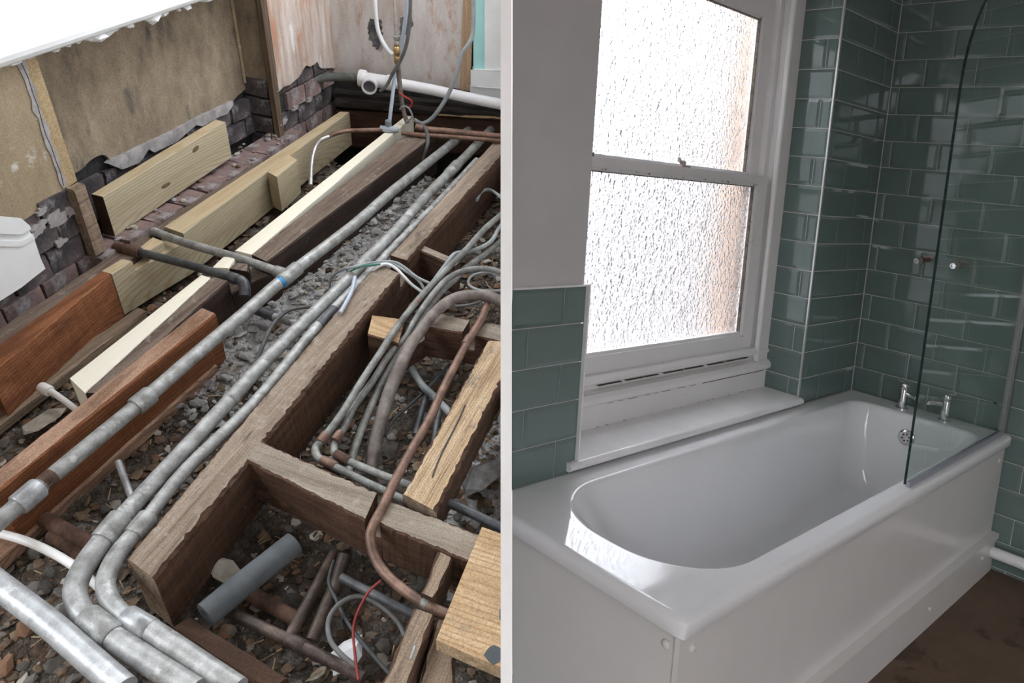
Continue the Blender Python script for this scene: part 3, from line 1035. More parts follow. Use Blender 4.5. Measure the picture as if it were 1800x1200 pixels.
M_tape = flat('blue_tape', (0.03, 0.24, 0.50), rough=0.5, var=0.4, vs=60)
M_pvc = flat('white_pvc', (0.80, 0.81, 0.84), rough=0.3, var=0.02)
M_brassv = flat('brass_valve', (0.50, 0.36, 0.17), rough=0.3, metal=0.8, var=0.2, vs=30)
M_steel = flat('steel_braid', (0.55, 0.54, 0.52), rough=0.35, metal=0.7, var=0.2, vs=40)
M_brick = proc('old_brick', [(0.3, (0.11, 0.085, 0.085)), (0.5, (0.22, 0.155, 0.145)), (0.7, (0.31, 0.20, 0.175))], scale=(16, 16, 16), rough=0.95, bump=0.7, bdist=0.008, patch=((0.36, 0.34, 0.345), 10, 0.53, 0.64), patch2=((0.045, 0.045, 0.05), 8, 0.58, 0.68), fine=0.3)
M_sootbrick = proc('sooty_brick', [(0.3, (0.030, 0.030, 0.034)), (0.5, (0.080, 0.070, 0.074)), (0.7, (0.15, 0.115, 0.11))], scale=(18, 18, 18), rough=0.95, bump=0.8, bdist=0.010, patch=((0.30, 0.29, 0.30), 9, 0.57, 0.66), fine=0.3)
M_mortar = proc('dark_mortar', [(0.3, (0.014, 0.014, 0.016)), (0.7, (0.055, 0.052, 0.052))], scale=(20, 20, 20), rough=1.0, bump=0.8, bdist=0.01)
M_brownpl = proc('brown_stained_plaster', [(0.25, (0.12, 0.092, 0.066)), (0.45, (0.225, 0.178, 0.125)), (0.62, (0.31, 0.25, 0.178)), (0.8, (0.38, 0.31, 0.225))], scale=(11, 11, 6), detail=12, rough=0.9, bump=0.3, bscale=(120, 120, 120), bdist=0.002, noise_rough=0.72, patch=((0.085, 0.075, 0.066), (12, 12, 5), 0.54, 0.70), patch2=((0.50, 0.46, 0.40), 70, 0.70, 0.74), fine=0.25)
M_lightpl = proc('tan_plaster', [(0.25, (0.20, 0.155, 0.10)), (0.5, (0.33, 0.26, 0.17)), (0.75, (0.43, 0.35, 0.245))], scale=(9, 9, 4), detail=12, rough=0.9, bump=0.3, bscale=(120, 120, 120), bdist=0.002, noise_rough=0.7, patch=((0.11, 0.08, 0.055), (22, 22, 5), 0.61, 0.70), patch2=((0.58, 0.55, 0.50), 12, 0.60, 0.68), fine=0.2)
M_plywood = wood('tan_strip', Z_AX, (0.30, 0.215, 0.115), (0.40, 0.30, 0.17), (0.46, 0.36, 0.215), bump=0.1, gscale=5)
M_skim = proc('broken_plaster_edge', [(0.35, (0.26, 0.245, 0.245)), (0.65, (0.44, 0.415, 0.41))], scale=(30, 30, 30), rough=0.95, bump=0.8, bdist=0.005)
M_pinkpl = proc('pink_streaked_plaster', [(0.28, (0.26, 0.17, 0.125)), (0.45, (0.42, 0.33, 0.275)), (0.6, (0.53, 0.46, 0.415)), (0.75, (0.62, 0.575, 0.54))], scale=(24, 24, 3.4), rough=0.9,
                bump=0.25, bscale=(70, 70, 70), bdist=0.002, patch=((0.42, 0.20, 0.115), (26, 26, 5), 0.54, 0.68), patch2=((0.68, 0.64, 0.61), (16, 16, 4), 0.56, 0.66), fine=0.15)
M_greypl = proc('pale_grey_plaster', [(0.28, (0.40, 0.31, 0.25)), (0.5, (0.54, 0.50, 0.475)), (0.72, (0.64, 0.61, 0.59))], scale=(16, 16, 5), rough=0.9, bump=0.25, bscale=(70, 70, 70), bdist=0.002, detail=10,
                patch=((0.42, 0.25, 0.165), (14, 14, 6), 0.57, 0.70), fine=0.15)
M_soot = proc('sooty_scar', [(0.32, (0.025, 0.026, 0.03)), (0.5, (0.10, 0.10, 0.105)), (0.62, (0.34, 0.31, 0.29)), (0.75, (0.5, 0.46, 0.43))], scale=(26, 26, 16), rough=1.0, bump=0.6, bdist=0.004, detail=10)
M_whitegloss = flat('white_gloss_paint', (0.83, 0.85, 0.86), rough=0.35, bump=0.15)
M_turq = flat('turquoise_paint', (0.42, 0.76, 0.75), rough=0.6)
M_postwood = wood('tan_post', Z_AX, (0.30, 0.19, 0.11), (0.44, 0.31, 0.20), (0.52, 0.38, 0.255), bump=0.2, gscale=8)
M_dirt = proc('rubble_dirt', [(0.28, (0.028, 0.022, 0.018)), (0.5, (0.085, 0.070, 0.057)), (0.72, (0.19, 0.165, 0.14))], scale=(34, 34, 34), detail=10, rough=1.0, bump=1.0, bscale=(130, 130, 130), bdist=0.014, patch=((0.20, 0.19, 0.175), 9.0, 0.55, 0.68), patch2=((0.10, 0.052, 0.030), 8, 0.57, 0.70), fine=0.5)
M_ash = proc('grey_ash', [(0.28, (0.20, 0.198, 0.195)), (0.5, (0.42, 0.415, 0.41)), (0.72, (0.60, 0.595, 0.59))], scale=(30, 30, 30), detail=10, rough=1.0, bump=1.0, bscale=(110, 110, 110), bdist=0.014, patch=((0.46, 0.455, 0.45), 14, 0.57, 0.7), patch2=((0.09, 0.075, 0.065), 10, 0.60, 0.70), fine=0.4)
M_brownpipe = proc('dark_brown_pipe', [(0.32, (0.035, 0.026, 0.023)), (0.5, (0.075, 0.055, 0.047)), (0.7, (0.15, 0.105, 0.085))], scale=(30, 30, 30), rough=0.5, metal=0.2, bump=0.3, bdist=0.002, patch=((0.32, 0.29, 0.23), 22, 0.66, 0.72), fine=0.3)
M_rub = [proc('rubble_grey', [(0.3, (0.19, 0.19, 0.19)), (0.7, (0.46, 0.46, 0.455))], scale=(40, 40, 40), rough=1, bump=0.5, island=0.5),
         proc('rubble_brown', [(0.3, (0.065, 0.044, 0.030)), (0.7, (0.19, 0.135, 0.09))], scale=(40, 40, 40), rough=1, bump=0.5, island=0.5),
         proc('rubble_pale', [(0.3, (0.27, 0.245, 0.205)), (0.7, (0.44, 0.41, 0.36))], scale=(40, 40, 40), rough=1, bump=0.4, island=0.35),
         proc('rubble_rust', [(0.3, (0.12, 0.065, 0.038)), (0.7, (0.21, 0.12, 0.075))], scale=(40, 40, 40), rough=1, bump=0.4, island=0.4)]
M_rub.append(proc('rubble_grey_shaded', [(0.3, (0.05, 0.045, 0.04)), (0.7, (0.16, 0.145, 0.13))], scale=(40, 40, 40), rough=1, bump=0.5, island=0.5))  # darker copy of the grey rubble, shade of the bays put into its colour
M_poly = flat('white_polystyrene', (0.74, 0.76, 0.78), rough=0.9, bump=0.3)

CL = -0.0155     # left face of the partition


def timber(name, label, cat, mats, specs, **kw):
    mb = MB()
    for sp in specs:
        al, ar, bl, br, h = sp[:5]
        mb.beam(al, ar, bl, br, h, **{**kw, **(sp[5] if len(sp) > 5 else {})})
    o = mb.build(name, mats, clip=CL)
    return tag(o, label, cat)


def at(px, z):      # list of pixels to points at height z
    return [G(x, y, z) for x, y in px]


def dz(p, z):
    return Vector((p.x, p.y, z))


# ---- ground under the joists: a rough bed of rubble
rg = random.Random(3)
from mathutils import noise as mnoise


def bed(J, C):
    b = -0.165 + 0.018 * mnoise.noise(Vector((J * 7, C * 7, 0.3))) + 0.010 * mnoise.noise(Vector((J * 23, C * 23, 1.3))) + 0.005 * mnoise.noise(Vector((J * 60, C * 60, 2.3)))
    # ashes heaped between the two middle joists
    if 0.93 < C < 1.24 and J > 1.0:
        b += 0.035 * min(1, (J - 1.0) / 0.4) * (1 - abs(C - 1.06) / 0.2 * 0.6 if abs(C - 1.06) < 0.2 else 0.4)
    if C < 0.80 and J < 0.80:
        b -= 0.035
    if J > 2.40:
        b -= min(0.16, (J - 2.40) * 0.9)
    return b


nj, ncx = 190, 130
J0_, J1_, C0_, C1_ = -0.15, 2.95, 0.02, 1.78
vs, fs = [], []
for i in range(nj + 1):
    for k in range(ncx + 1):
        J = J0_ + (J1_ - J0_) * i / nj
        C = C0_ + (C1_ - C0_) * k / ncx
        vs.append(Vector((J, C, bed(J, C))))
for i in range(nj):
    for k in range(ncx):
        a = i * (ncx + 1) + k
        fs.append((a, a + 1, a + ncx + 2, a + ncx + 1))
gmi = []
for q in fs:
    c_ = (vs[q[0]] + vs[q[2]]) / 2
    ash_ = 0.86 < c_.y < 1.27 and c_.x + 0.12 * mnoise.noise(c_ * 9) > 1.12
    ash_ = ash_ or (c_.y < 0.42 and c_.x + 0.1 * mnoise.noise(c_ * 9) > 0.85)
    gmi.append(1 if ash_ else 0)
ground = MB().add(vs, fs, gmi).build('ground', [M_dirt, M_ash], smooth=True, clip=CL)
tag(ground, 'dirty ground of ash and dust below the open floor joists', 'ground', kind='structure')

def xcam(p):
    return (WL(p) - CAMPOS).dot(CAM.col[0])


mb = MB()
for i in range(17000):
    J = rg.uniform(0.15, 2.55)
    C = rg.uniform(0.1, 1.60)
    r_ = rg.choice((0.003, 0.004, 0.005, 0.006, 0.008, 0.010, 0.013, 0.017)) * rg.uniform(0.7, 1.3)
    mid = 0.9 < C < 1.25 and J > 1.0
    q = rg.random()
    mi = (0 if q < 0.80 else 2 if q < 0.88 else 1) if mid else (1 if q < 0.55 else 4 if q < 0.88 else 2 if q < 0.94 else 3)
    if xcam((J, C, -0.16)) > CL - 0.02:
        continue
    mb.chunk((J, C, bed(J, C) + r_ * 0.25), r_, rg.uniform(0.25, 0.9) if mid else rg.uniform(0.14, 0.5), mi, rg)
gravel = mb.build('gravel', M_rub, clip=CL)
tag(gravel, 'small grey and brown rubble strewn between the joists', 'rubble', kind='stuff')

# larger pieces that can be picked out
KINDS = [('rubble_lump', 'grey stone lump', 'rubble', 0, 0.85), ('brick_fragment', 'reddish broken brick fragment', 'brick', 3, 0.6),
         ('plaster_flake', 'pale flat plaster flake', 'plaster', 2, 0.28), ('wood_scrap', 'dark brown wood scrap', 'wood scrap', 1, 0.3)]
zones = [((0.30, 0.95), (1.20, 1.52), 34, (1, 2, 3, 3), 'left of the orange brown timber'), ((0.35, 0.80), (0.86, 1.15), 26, (0, 2, 3, 1), 'beside the pipe bends'),
         ((0.95, 1.40), (0.93, 1.14), 22, (0, 0, 3, 2), 'under the taped pipe'), ((0.35, 0.75), (0.25, 0.76), 30, (2, 3, 3, 0), 'in the bay with the foam lagging'),
         ((0.88, 1.34), (0.50, 0.78), 18, (0, 3, 2, 0), 'in the bay under the copper pipes'), ((0.9, 1.30), (0.05, 0.36), 18, (0, 2, 0, 0), 'right of the pale sawn joist'),
         ((1.30, 2.10), (1.33, 1.50), 26, (0, 1, 0, 3), 'between new pine joist and pale batten'), ((1.5, 2.35), (0.93, 1.13), 26, (0, 0, 2, 0), 'in the ashes between the far joists'),
         ((1.5, 2.3), (0.55, 0.8), 20, (0, 1, 3, 2), 'behind the small dark noggin')]
SIZES = ((0.011, 0.0145, 'small'), (0.0145, 0.019, 'middling'), (0.019, 0.025, 'large'))
for (ja, jb), (ca, cb), cnt, ks, where in zones:
    for _ in range(cnt):
        kn = KINDS[rg.choice(ks)]
        J, C = rg.uniform(ja, jb), rg.uniform(ca, cb)
        lo_, hi_, word = rg.choice(SIZES)
        r_ = rg.uniform(lo_, hi_)
        if xcam((J, C, -0.16)) > CL - 0.03:
            continue
        o = MB().chunk((J, C, bed(J, C) + r_ * 0.35 * kn[4]), r_, kn[4], 0, rg).build(kn[0], M_rub[4 if kn[3] == 0 and ('foam' in where or 'bends' in where or 'orange' in where) else kn[3]])
        tag(o, word + ' ' + kn[1] + ' lying in the rubble ' + where, kn[2], kn[1] + 's ' + where)

# ---- main joists
zt = 0.0
nl, nr = G(223, 980), G(271, 1017)
a1l, a1r = G(662, 463), G(703, 481)
b1l, b1r = G(685, 448), G(717, 458)
f1l, f1r = G(868, 248), G(905, 248)
timber('floor_joist', 'long weathered floor joist with a notch where grey cables cross it', 'joist', [M_oldtop, M_oldside, M_sawn],
       [(nl, nr, a1l, a1r, 0.155, dict(nseg=110, ragR=0.0035, mend=2)),
        (dz(a1l, -0.055), dz(a1r, -0.055), dz(b1l, -0.055), dz(b1r, -0.055), 0.10, dict(nseg=3)),
        (b1l, b1r, f1l, f1r, 0.155, dict(nseg=60, ragR=0.0028))], jit=0.0015)
# dark joist
s0l, s0r = G(150, 690), G(182, 690)
s1l, s1r = G(370, 488), G(402, 493)
s2l, s2r = G(402, 469), G(437, 464)
t2l, t2r = G(417, 459), G(440, 461)
s3l, s3r = G(442, 447), G(470, 460)
s4l, s4r = G(708, 240), G(768, 235)
mid = []
timber('floor_joist', 'dark brown floor joist beside the pale batten, notched for two grey pipes', 'joist', [M_darktop, M_darkside],
       [(s0l, s0r, s1l, s1r, 0.16, dict(nseg=20)),
        (dz(s1l, -0.045), dz(s1r, -0.045), dz(s3l, -0.045), dz(s3r, -0.045), 0.115, dict(nseg=3)),
        (G(402, 471), G(437, 477), G(414, 461), G(437, 464), 0.06, dict(nseg=2)),
        (s3l, s3r, s4l, s4r, 0.165, dict(nseg=26))], jit=0.002)
timber('timber_batten', 'clean pale timber batten fixed along the dark notched joist', 'batten', [M_batten, M_batten],
       [(G(122, 664), G(149, 690), G(353, 483), G(370, 488), 0.13, dict(nseg=8)),
        (G(372, 470), G(401, 471), G(392, 451), G(415, 452), 0.05, dict(nseg=2)),
        (dz(G(353, 483), -0.04), dz(G(370, 488), -0.04), dz(G(413, 440), -0.04), dz(G(442, 447), -0.04), 0.09, dict(nseg=3)),
        (G(413, 440), G(442, 447), G(712, 204), G(727, 204), 0.13, dict(nseg=10))], jit=0.0006, cham=0.002)
# reddish timber beside it
timber('timber_beam', 'orange brown timber laid against the dark joist below the long grey pipe', 'timber', [M_redtop, M_redside],
       [(G(-60, 868, 0.006), G(-10, 868, 0.006), G(353, 540, 0.006), G(379, 551, 0.006), 0.165, dict(nseg=24))], jit=0.0012, cham=0.004)
timber('timber_strip', 'thin pale strip under the orange brown timber below the long grey pipe', 'timber', [M_redtop, M_redtop],
       [(G(-60, 990, -0.13), G(-40, 1020, -0.13), G(362, 640, -0.13), G(382, 640, -0.13), 0.035, dict(nseg=10))], jit=0.002)
# timbers along the wall
timber('timber_beam', 'reddish brown old timber along the wall butting against the new pine joist', 'timber', [M_redside, M_redside],
       [(G(-50, 640), G(-20, 660), G(178, 476), G(194, 481), 0.145, dict(nseg=18))], jit=0.0012, cham=0.003)
timber('timber_strip', 'pale dusty strip at the foot of the reddish brown wall timber', 'timber', [M_sawn, M_sawn],
       [(G(-50, 742, -0.125), G(-20, 760, -0.125), G(240, 540, -0.125), G(256, 545, -0.125), 0.03, dict(nseg=10))], jit=0.002)
wp = 0.0
timber('floor_joist', 'new greenish pine joist along the wall with two notches for pipes', 'joist', [M_newtop, M_new],
       [(G(178, 476), G(196, 481), G(213, 455), G(233, 459), 0.14, dict(nseg=3)),
        (dz(G(213, 455), -0.03), dz(G(233, 459), -0.03), dz(G(288, 398), -0.03), dz(G(322, 410), -0.03), 0.11, dict(nseg=3)),
        (G(243, 436), G(259, 443), G(268, 417), G(287, 424), 0.06, dict(nseg=2)),
        (G(288, 398), G(322, 410), G(597, 196), G(614, 197), 0.14, dict(nseg=14))], jit=0.0006, cham=0.002)
timber('timber_block', 'short pine block screwed to the face of the new pine joist', 'timber', [M_newtop, M_new],
       [(G(470, 302, 0.012), G(487, 311, 0.012), G(506, 271, 0.012), G(522, 281, 0.012), 0.13, dict(nseg=2))], jit=0.0005, cham=0.002)
timber('wall_plate', 'dark decayed wall plate between the brickwork and the new pine joist', 'timber', [M_darktop, M_darkside],
       [(G(-50, 610, -0.012), G(-20, 640, -0.012), G(250, 410, -0.012), G(275, 425, -0.012), 0.05, dict(nseg=12)),
        (G(268, 402, -0.01), G(292, 412, -0.01), G(446, 282, -0.01), G(462, 288, -0.01), 0.05, dict(nseg=8))], jit=0.003)
# loose board on the ledge
C6 = 1.668
q0, q1 = GC(181, 346, C6), GC(396, 214, C6)
timber('pine_board', 'short new pine board standing on edge against the stained wall', 'board', [M_newtop, M_new, M_brownbeam],
       [(Vector((q0.x, C6 + 0.042, q0.z)), Vector((q0.x, C6, q0.z)), Vector((q1.x, C6 + 0.042, q1.z)), Vector((q1.x, C6, q1.z)), 0.128, dict(nseg=6, mend=2))], jit=0.0004, cham=0.002)

pb_ = [o for o in bpy.data.objects if o.get('label', '').startswith('short new pine board')][0]
M_knot = proc('knot', [(0.3, (0.06, 0.05, 0.03)), (0.7, (0.22, 0.14, 0.07))], scale=(60, 60, 60), rough=0.7, bump=0.2)
for x, y, rx, ry in ((292, 326, 8, 4.5), (344, 262, 5.5, 6)):
    kp = [GC(x + rx * math.cos(a) - ry * 0.3 * math.sin(a), y + ry * math.sin(a) - rx * 0.45 * math.cos(a), C6 - 0.0006) for a in [i * math.pi / 7 for i in range(14)]]
    MB().add(kp + [p + Vector((0, 0.001, 0)) for p in kp], [tuple(range(14)), tuple(range(27, 13, -1))] + [(i, (i + 1) % 14, (i + 1) % 14 + 14, i + 14) for i in range(14)]).build('knot', M_knot, pb_)
mb = MB()
for i in range(420):
    J, C = rg.uniform(0.4, 2.3), rg.uniform(0.3, 1.5)
    if xcam((J, C, -0.16)) > CL - 0.03:
        continue
    a = rg.uniform(0, 6.28)
    l2 = rg.uniform(0.006, 0.022)
    p = Vector((J, C, bed(J, C) + 0.008))
    d = Vector((math.cos(a), math.sin(a), rg.uniform(-0.2, 0.3))) * l2
    mb.tube([p - d, p + d], [0.0010, 0.0016], 4, smooth=False)
tag(mb.build('wood_splinters', M_palesawn), 'pale wood splinters scattered over the rubble', 'splinters', kind='stuff')

# ---- noggins
timber('noggin', 'grey dusty noggin between the long joist and the pale board, notched for copper pipe', 'noggin', [M_oldtopC, M_oldsideC],
       [(G(432, 809), G(458, 773), G(641, 914), G(663, 864), 0.115, dict(nseg=36, ragR=0.0016)),
        (dz(G(641, 914), -0.045), dz(G(663, 864), -0.045), dz(G(667, 921), -0.045), dz(G(686, 878), -0.045), 0.07, dict(nseg=2)),
        (G(667, 921), G(686, 878), G(826, 988), G(846, 938), 0.115, dict(nseg=28, ragR=0.0016))], jit=0.0015)
timber('noggin', 'dark noggin further back crossed by the bundle of copper pipes', 'noggin', [M_oldtopC, M_oldsideC, M_palesawnC],
       [(G(646, 588, -0.012), G(655, 552, -0.012), G(700, 603, -0.012), G(712, 561, -0.012), 0.09, dict(nseg=3, mtop=2)),
        (dz(G(700, 603), -0.045), dz(G(712, 561), -0.045), dz(G(746, 574), -0.045), dz(G(757, 545), -0.045), 0.06, dict(nseg=2)),
        (G(746, 574), G(757, 545), G(812, 585), G(826, 562), 0.10, dict(nseg=4)),
        (dz(G(812, 585), -0.05), dz(G(826, 562), -0.05), dz(G(835, 590), -0.05), dz(G(855, 565), -0.05), 0.05, dict(nseg=2)),
        (G(835, 590), G(855, 565), G(905, 606), G(915, 575), 0.10, dict(nseg=3))], jit=0.0015)
timber('noggin', 'small dark noggin beside the notch in the long joist', 'noggin', [M_oldtopC, M_oldsideC],
       [(G(731, 437, -0.012), G(740, 428, -0.012), G(800, 468, -0.012), G(809, 458, -0.012), 0.10, dict(nseg=4))], jit=0.0012)
# pale sawn joist on the right
timber('floor_joist', 'pale rough sawn joist with a long crack resting on the noggin', 'joist', [M_palesawn, M_oldside, M_sawn],
       [(G(708, 867, 0.012), G(767, 899, 0.012), G(857, 598, 0.012), G(916, 602, 0.012), 0.085, dict(nseg=60, ragR=0.0022, mend=2))], jit=0.002)
mb = MB()
for a, b in zip([(818, 711), (806, 738), (792, 765), (778, 792), (768, 815)], [(806, 738), (792, 765), (778, 792), (768, 815), (760, 838)]):
    p, q = G(*a, 0.0140), G(*b, 0.0140)
    d = (q - p).normalized().cross(Vector((0, 0, 1))) * 0.0013
    mb.add([p - d, p + d, q + d, q - d, (p - d) + Vector((0, 0, -.01)), (p + d) + Vector((0, 0, -.01)), (q + d) + Vector((0, 0, -.01)), (q - d) + Vector((0, 0, -.01))],
           [(0, 1, 2, 3), (0, 4, 5, 1), (2, 6, 7, 3), (1, 5, 6, 2), (3, 7, 4, 0)])
mb.build('crack', M_black, [o for o in bpy.data.objects if o.get('label', '').startswith('pale rough sawn')][0])
# board in the lower right corner
bd = MB().prism([G(847, 925, 0.03), G(806, 1025, 0.03), G(766, 1124, 0.03), G(850, 1161, 0.03), G(930, 1196, 0.03), G(930, 955, 0.03)], 0.032, 0, 1).build('floorboard_offcut', [M_palesawnC, M_palesawn], bevel=0.002, clip=CL)
tag(bd, 'pale offcut of thick board with dark paint patches in the lower right corner', 'board')
for cx_, cy_, rx, ry in ((868, 1150, 16, 18), (884, 1080, 7, 16)):
    mb = MB()
    mb.prism([G(cx_ + rx * math.cos(a) * random.uniform(0.8, 1.1), cy_ + ry * math.sin(a) * random.uniform(0.8, 1.1), 0.0308) for a in [i * 0.5236 for i in range(12)]], 0.001)
    mb.build('paint_patch', flat('dark_paint', (0.05, 0.06, 0.07), rough=0.6), bd, clip=CL)
timber('timber_block', 'short rough timber stub between the noggin and the curved copper pipe', 'timber', [M_sawn, M_oldside],
       [(G(741, 1041, -0.005), G(764, 1052, -0.005), G(770, 968, -0.005), G(796, 981, -0.005), 0.07, dict(nseg=5))], jit=0.0025)
timber('timber_block', 'rough split timber stub with a bright nail at the bottom edge', 'timber', [M_sawn, M_oldside],
       [(G(672, 1200, 0.0), G(715, 1212, 0.0), G(728, 1068, 0.0), G(763, 1080, 0.0), 0.08, dict(nseg=7))], jit=0.003)
mb = MB().tube([G(722, 1158, 0.006), G(728, 1140, 0.010), G(730, 1135, 0.006)], 0.0025, 8)
tag(mb.build('nail', M_galvbright, smooth=True), 'bright bent nail lying on the split timber stub', 'nail')
timber('timber_block', 'split brown wood piece between the timber stub and the pale board', 'timber', [M_sawn, M_oldside],
       [(G(738, 1200, -0.03), G(800, 1215, -0.03), G(765, 1085, -0.03), G(800, 1098, -0.03), 0.06, dict(nseg=5))], jit=0.003)
timber('timber_beam', 'dark rusty brown beam under the joist at the bottom edge', 'timber', [M_brownbeam, M_brownbeam],
       [(G(300, 1105, -0.10), G(335, 1083, -0.10), G(470, 1215, -0.10), G(505, 1190, -0.10), 0.05, dict(nseg=8))], jit=0.002)


# ---- pipes
def zs(px, z):
    if isinstance(z, (int, float)):
        z = [z] * len(px)
    return [G(x, y, zz) for (x, y), zz in zip(px, z)]


def pipe(name, label, cat, px, z, r, mat, seg=14, parts=(), res=4, hollow=0.0, group=None):
    """parts: (name, pixel a, pixel b, z, radius, material)"""
    body = MB().tube(zs(px, z), r, seg, res=res, hollow=hollow)
    if not parts:
        return tag(body.build(name, mat, smooth=True, clip=CL), label, cat, group)
    p0 = zs(px, z)[0]
    t = empty(name, p0)
    tag(t, label, cat, group)
    body.build('tube', mat, t, smooth=True, clip=CL)
    for pn, a, b, zz, rr, m in parts:
        if isinstance(zz, (int, float)):
            zz = (zz, zz)
        A, B = G(*a, zz[0]), G(*b, zz[1])
        d = (B - A).normalized()
        L_ = (B - A).length
        MB().lathe(A, d, [(rr * 0.9, 0), (rr, 0.003), (rr, L_ - 0.003), (rr * 0.9, L_)], seg + 4).build(pn, m, t, smooth=True)
    return t


Z1 = -0.004
pipe('steel_pipe', 'long galvanised pipe with blue tape running diagonally over the joists', 'pipe',
     [(-45, 952), (55, 868), (135, 800), (251, 704), (350, 618), (428, 552), (506, 484), (621, 396), (690, 336), (790, 256), (835, 219)], [Z1] * 9 + [-0.02, -0.06], 0.0165, M_galv, res=3,
     parts=[('coupling', (236, 716), (266, 692), Z1, 0.0215, M_galv), ('tee', (494, 495), (524, 470), Z1, 0.0205, M_galv),
            ('tape_band', (500, 490), (516, 476), Z1, 0.0178, M_galv),
            ('tape', (498, 492), (490, 499), Z1, 0.0172, M_tape), ('thread', (72, 853), (95, 834), Z1, 0.0170, M_rust), ('coupling', (30, 889), (70, 855), Z1, 0.0222, M_galvbright)])
pipe('steel_pipe', 'grey branch pipe joining the long pipe at its taped tee', 'pipe',
     [(268, 406), (330, 428), (420, 454), (506, 483)], Z1, 0.0125, M_galv, parts=[('collar', (484, 476), (502, 482), Z1, 0.0165, M_galv)])
pipe('steel_pipe', 'short grey pipe with a down-turned elbow resting in the dark joist', 'pipe',
     [(240, 442), (330, 465), (405, 487), (423, 493), (430, 503), (430, 520)], [Z1, Z1, Z1, Z1, -0.012, -0.03], [0.012, 0.012, 0.0125, 0.015, 0.0155, 0.0155], M_darkpipe,
     parts=[('rusty_elbow', (203, 435), (246, 444), (-0.01, Z1), 0.0165, M_rust), ('elbow_collar', (402, 486), (418, 491), Z1, 0.0155, M_darkpipe)])
Z2 = -0.012
pipe('steel_pipe', 'thick galvanised pipe bending sharply at the lower left, nearer the long pipe', 'pipe',
     [(884, 204), (846, 246), (798, 296), (754, 340), (697, 404), (646, 455), (600, 503), (482, 618), (407, 700), (330, 783), (270, 848), (207, 917), (176, 956), (148, 995), (132, 1035), (140, 1070), (163, 1094), (202, 1123), (270, 1168), (345, 1215)],
     [-0.06, -0.025] + [Z2] * 18, [0.0165] * 11 + [0.017, 0.0195, 0.0195, 0.0195, 0.0195, 0.019, 0.0205, 0.0205, 0.0205], M_galv, seg=16,
     parts=[('coupling', (214, 909), (180, 951), Z2, 0.0235, M_galv), ('collar', (152, 1085), (200, 1121), Z2, 0.0245, M_galv), ('coupling', (804, 289), (788, 306), Z2, 0.020, M_galv),
            ('joint', (410, 697), (402, 705), Z2, 0.0185, M_galv), ('joint', (652, 449), (640, 461), Z2, 0.018, M_galv)])
Z3 = -0.014
pipe('steel_pipe', 'bluish galvanised pipe hugging the long joist and bending at the lower left', 'pipe',
     [(838, 282), (780, 345), (717, 409), (673, 455), (655, 475), (600, 530), (541, 594), (447, 708), (330, 822), (263, 905), (236, 938), (208, 972), (190, 1005), (186, 1035), (200, 1065), (225, 1087), (267, 1110), (338, 1157), (420, 1212)],
     Z3, [0.012] * 4 + [0.0135] * 6 + [0.016, 0.0165, 0.0165, 0.0165, 0.0165, 0.017, 0.0195, 0.0195, 0.0195], M_galv, seg=16,
     parts=[('coupling', (262, 907), (234, 941), Z3, 0.0195, M_galv), ('collar', (222, 1084), (266, 1110), Z3, 0.0215, M_galvbright), ('dark_sleeve', (588, 543), (561, 573), Z3, 0.0143, M_darkpipe)])
pipe('steel_pipe', 'fat bright galvanised pipe crossing the bottom left corner', 'pipe', [(-30, 1006), (38, 1058), (92, 1100), (160, 1160), (220, 1212)], 0.0, 0.0215, M_galvbright, seg=18)
pipe('plastic_pipe', 'thin white pipe passing beneath the two bent pipes', 'pipe', [(-10, 935), (44, 950), (93, 972), (132, 996), (163, 1022), (190, 1047)], -0.075, 0.0085, M_pipe_white)
pipe('plastic_pipe', 'thin white pipe with a capped end beside the pale batten', 'pipe', [(76, 682), (93, 690), (132, 718), (160, 740)], -0.10, 0.0075, M_pipe_white,
     parts=[('cap', (72, 680), (88, 688), -0.10, 0.0135, M_pipe_white)])
pipe('plastic_pipe', 'short dusty white pipe poking from rubble beside the orange brown timber', 'pipe', [(208, 812), (222, 850), (238, 892)], -0.10, 0.0075, M_galvbright)
pipe('steel_pipe', 'upper rusty pipe half buried in rubble left of the bends', 'pipe', [(78, 912), (120, 935), (180, 968)], -0.13, 0.016, M_rust)
pipe('steel_pipe', 'lower rusty pipe half buried in rubble left of the bends', 'pipe', [(90, 940), (120, 957), (160, 985)], -0.14, 0.014, M_rust)
pipe('steel_pipe', 'dark pipe lying across the ashes under the galvanised pipes', 'pipe', [(440, 540), (482, 556), (528, 571), (575, 585)], -0.085, 0.012, M_galv,
     parts=[('sleeve', (450, 544), (483, 556), -0.085, 0.0145, M_darkpipe)])

# copper and lead pipes right of the long joist
ZA = [0.02, 0.02, 0.018, 0.015, 0.01, 0.005, 0.003, 0.0, -0.01, -0.02, -0.035, -0.045, -0.05, -0.05, -0.05, -0.05, -0.05, -0.05]
pipe('copper_pipe', 'leftmost of the bundled grey green copper pipes, ending in a copper elbow', 'pipe',
     [(915, 346), (880, 378), (852, 402), (820, 438), (790, 468), (757, 502), (725, 539), (692, 583), (671, 616), (637, 668), (600, 728), (567, 772), (555, 787), (558, 802), (575, 813), (640, 846), (711, 879), (770, 905)], ZA, 0.0088, M_verdi,
     parts=[('elbow_joint', (574, 762), (562, 778), -0.045, 0.0112, M_copper), ('elbow_joint', (566, 808), (590, 820), -0.05, 0.0112, M_copper)])
ZB = [0.012, 0.012, 0.012, 0.012, 0.008, 0.004, 0.0, -0.005, -0.012, -0.022, -0.035, -0.045, -0.055, -0.06, -0.06, -0.06, -0.06, -0.06, -0.06]
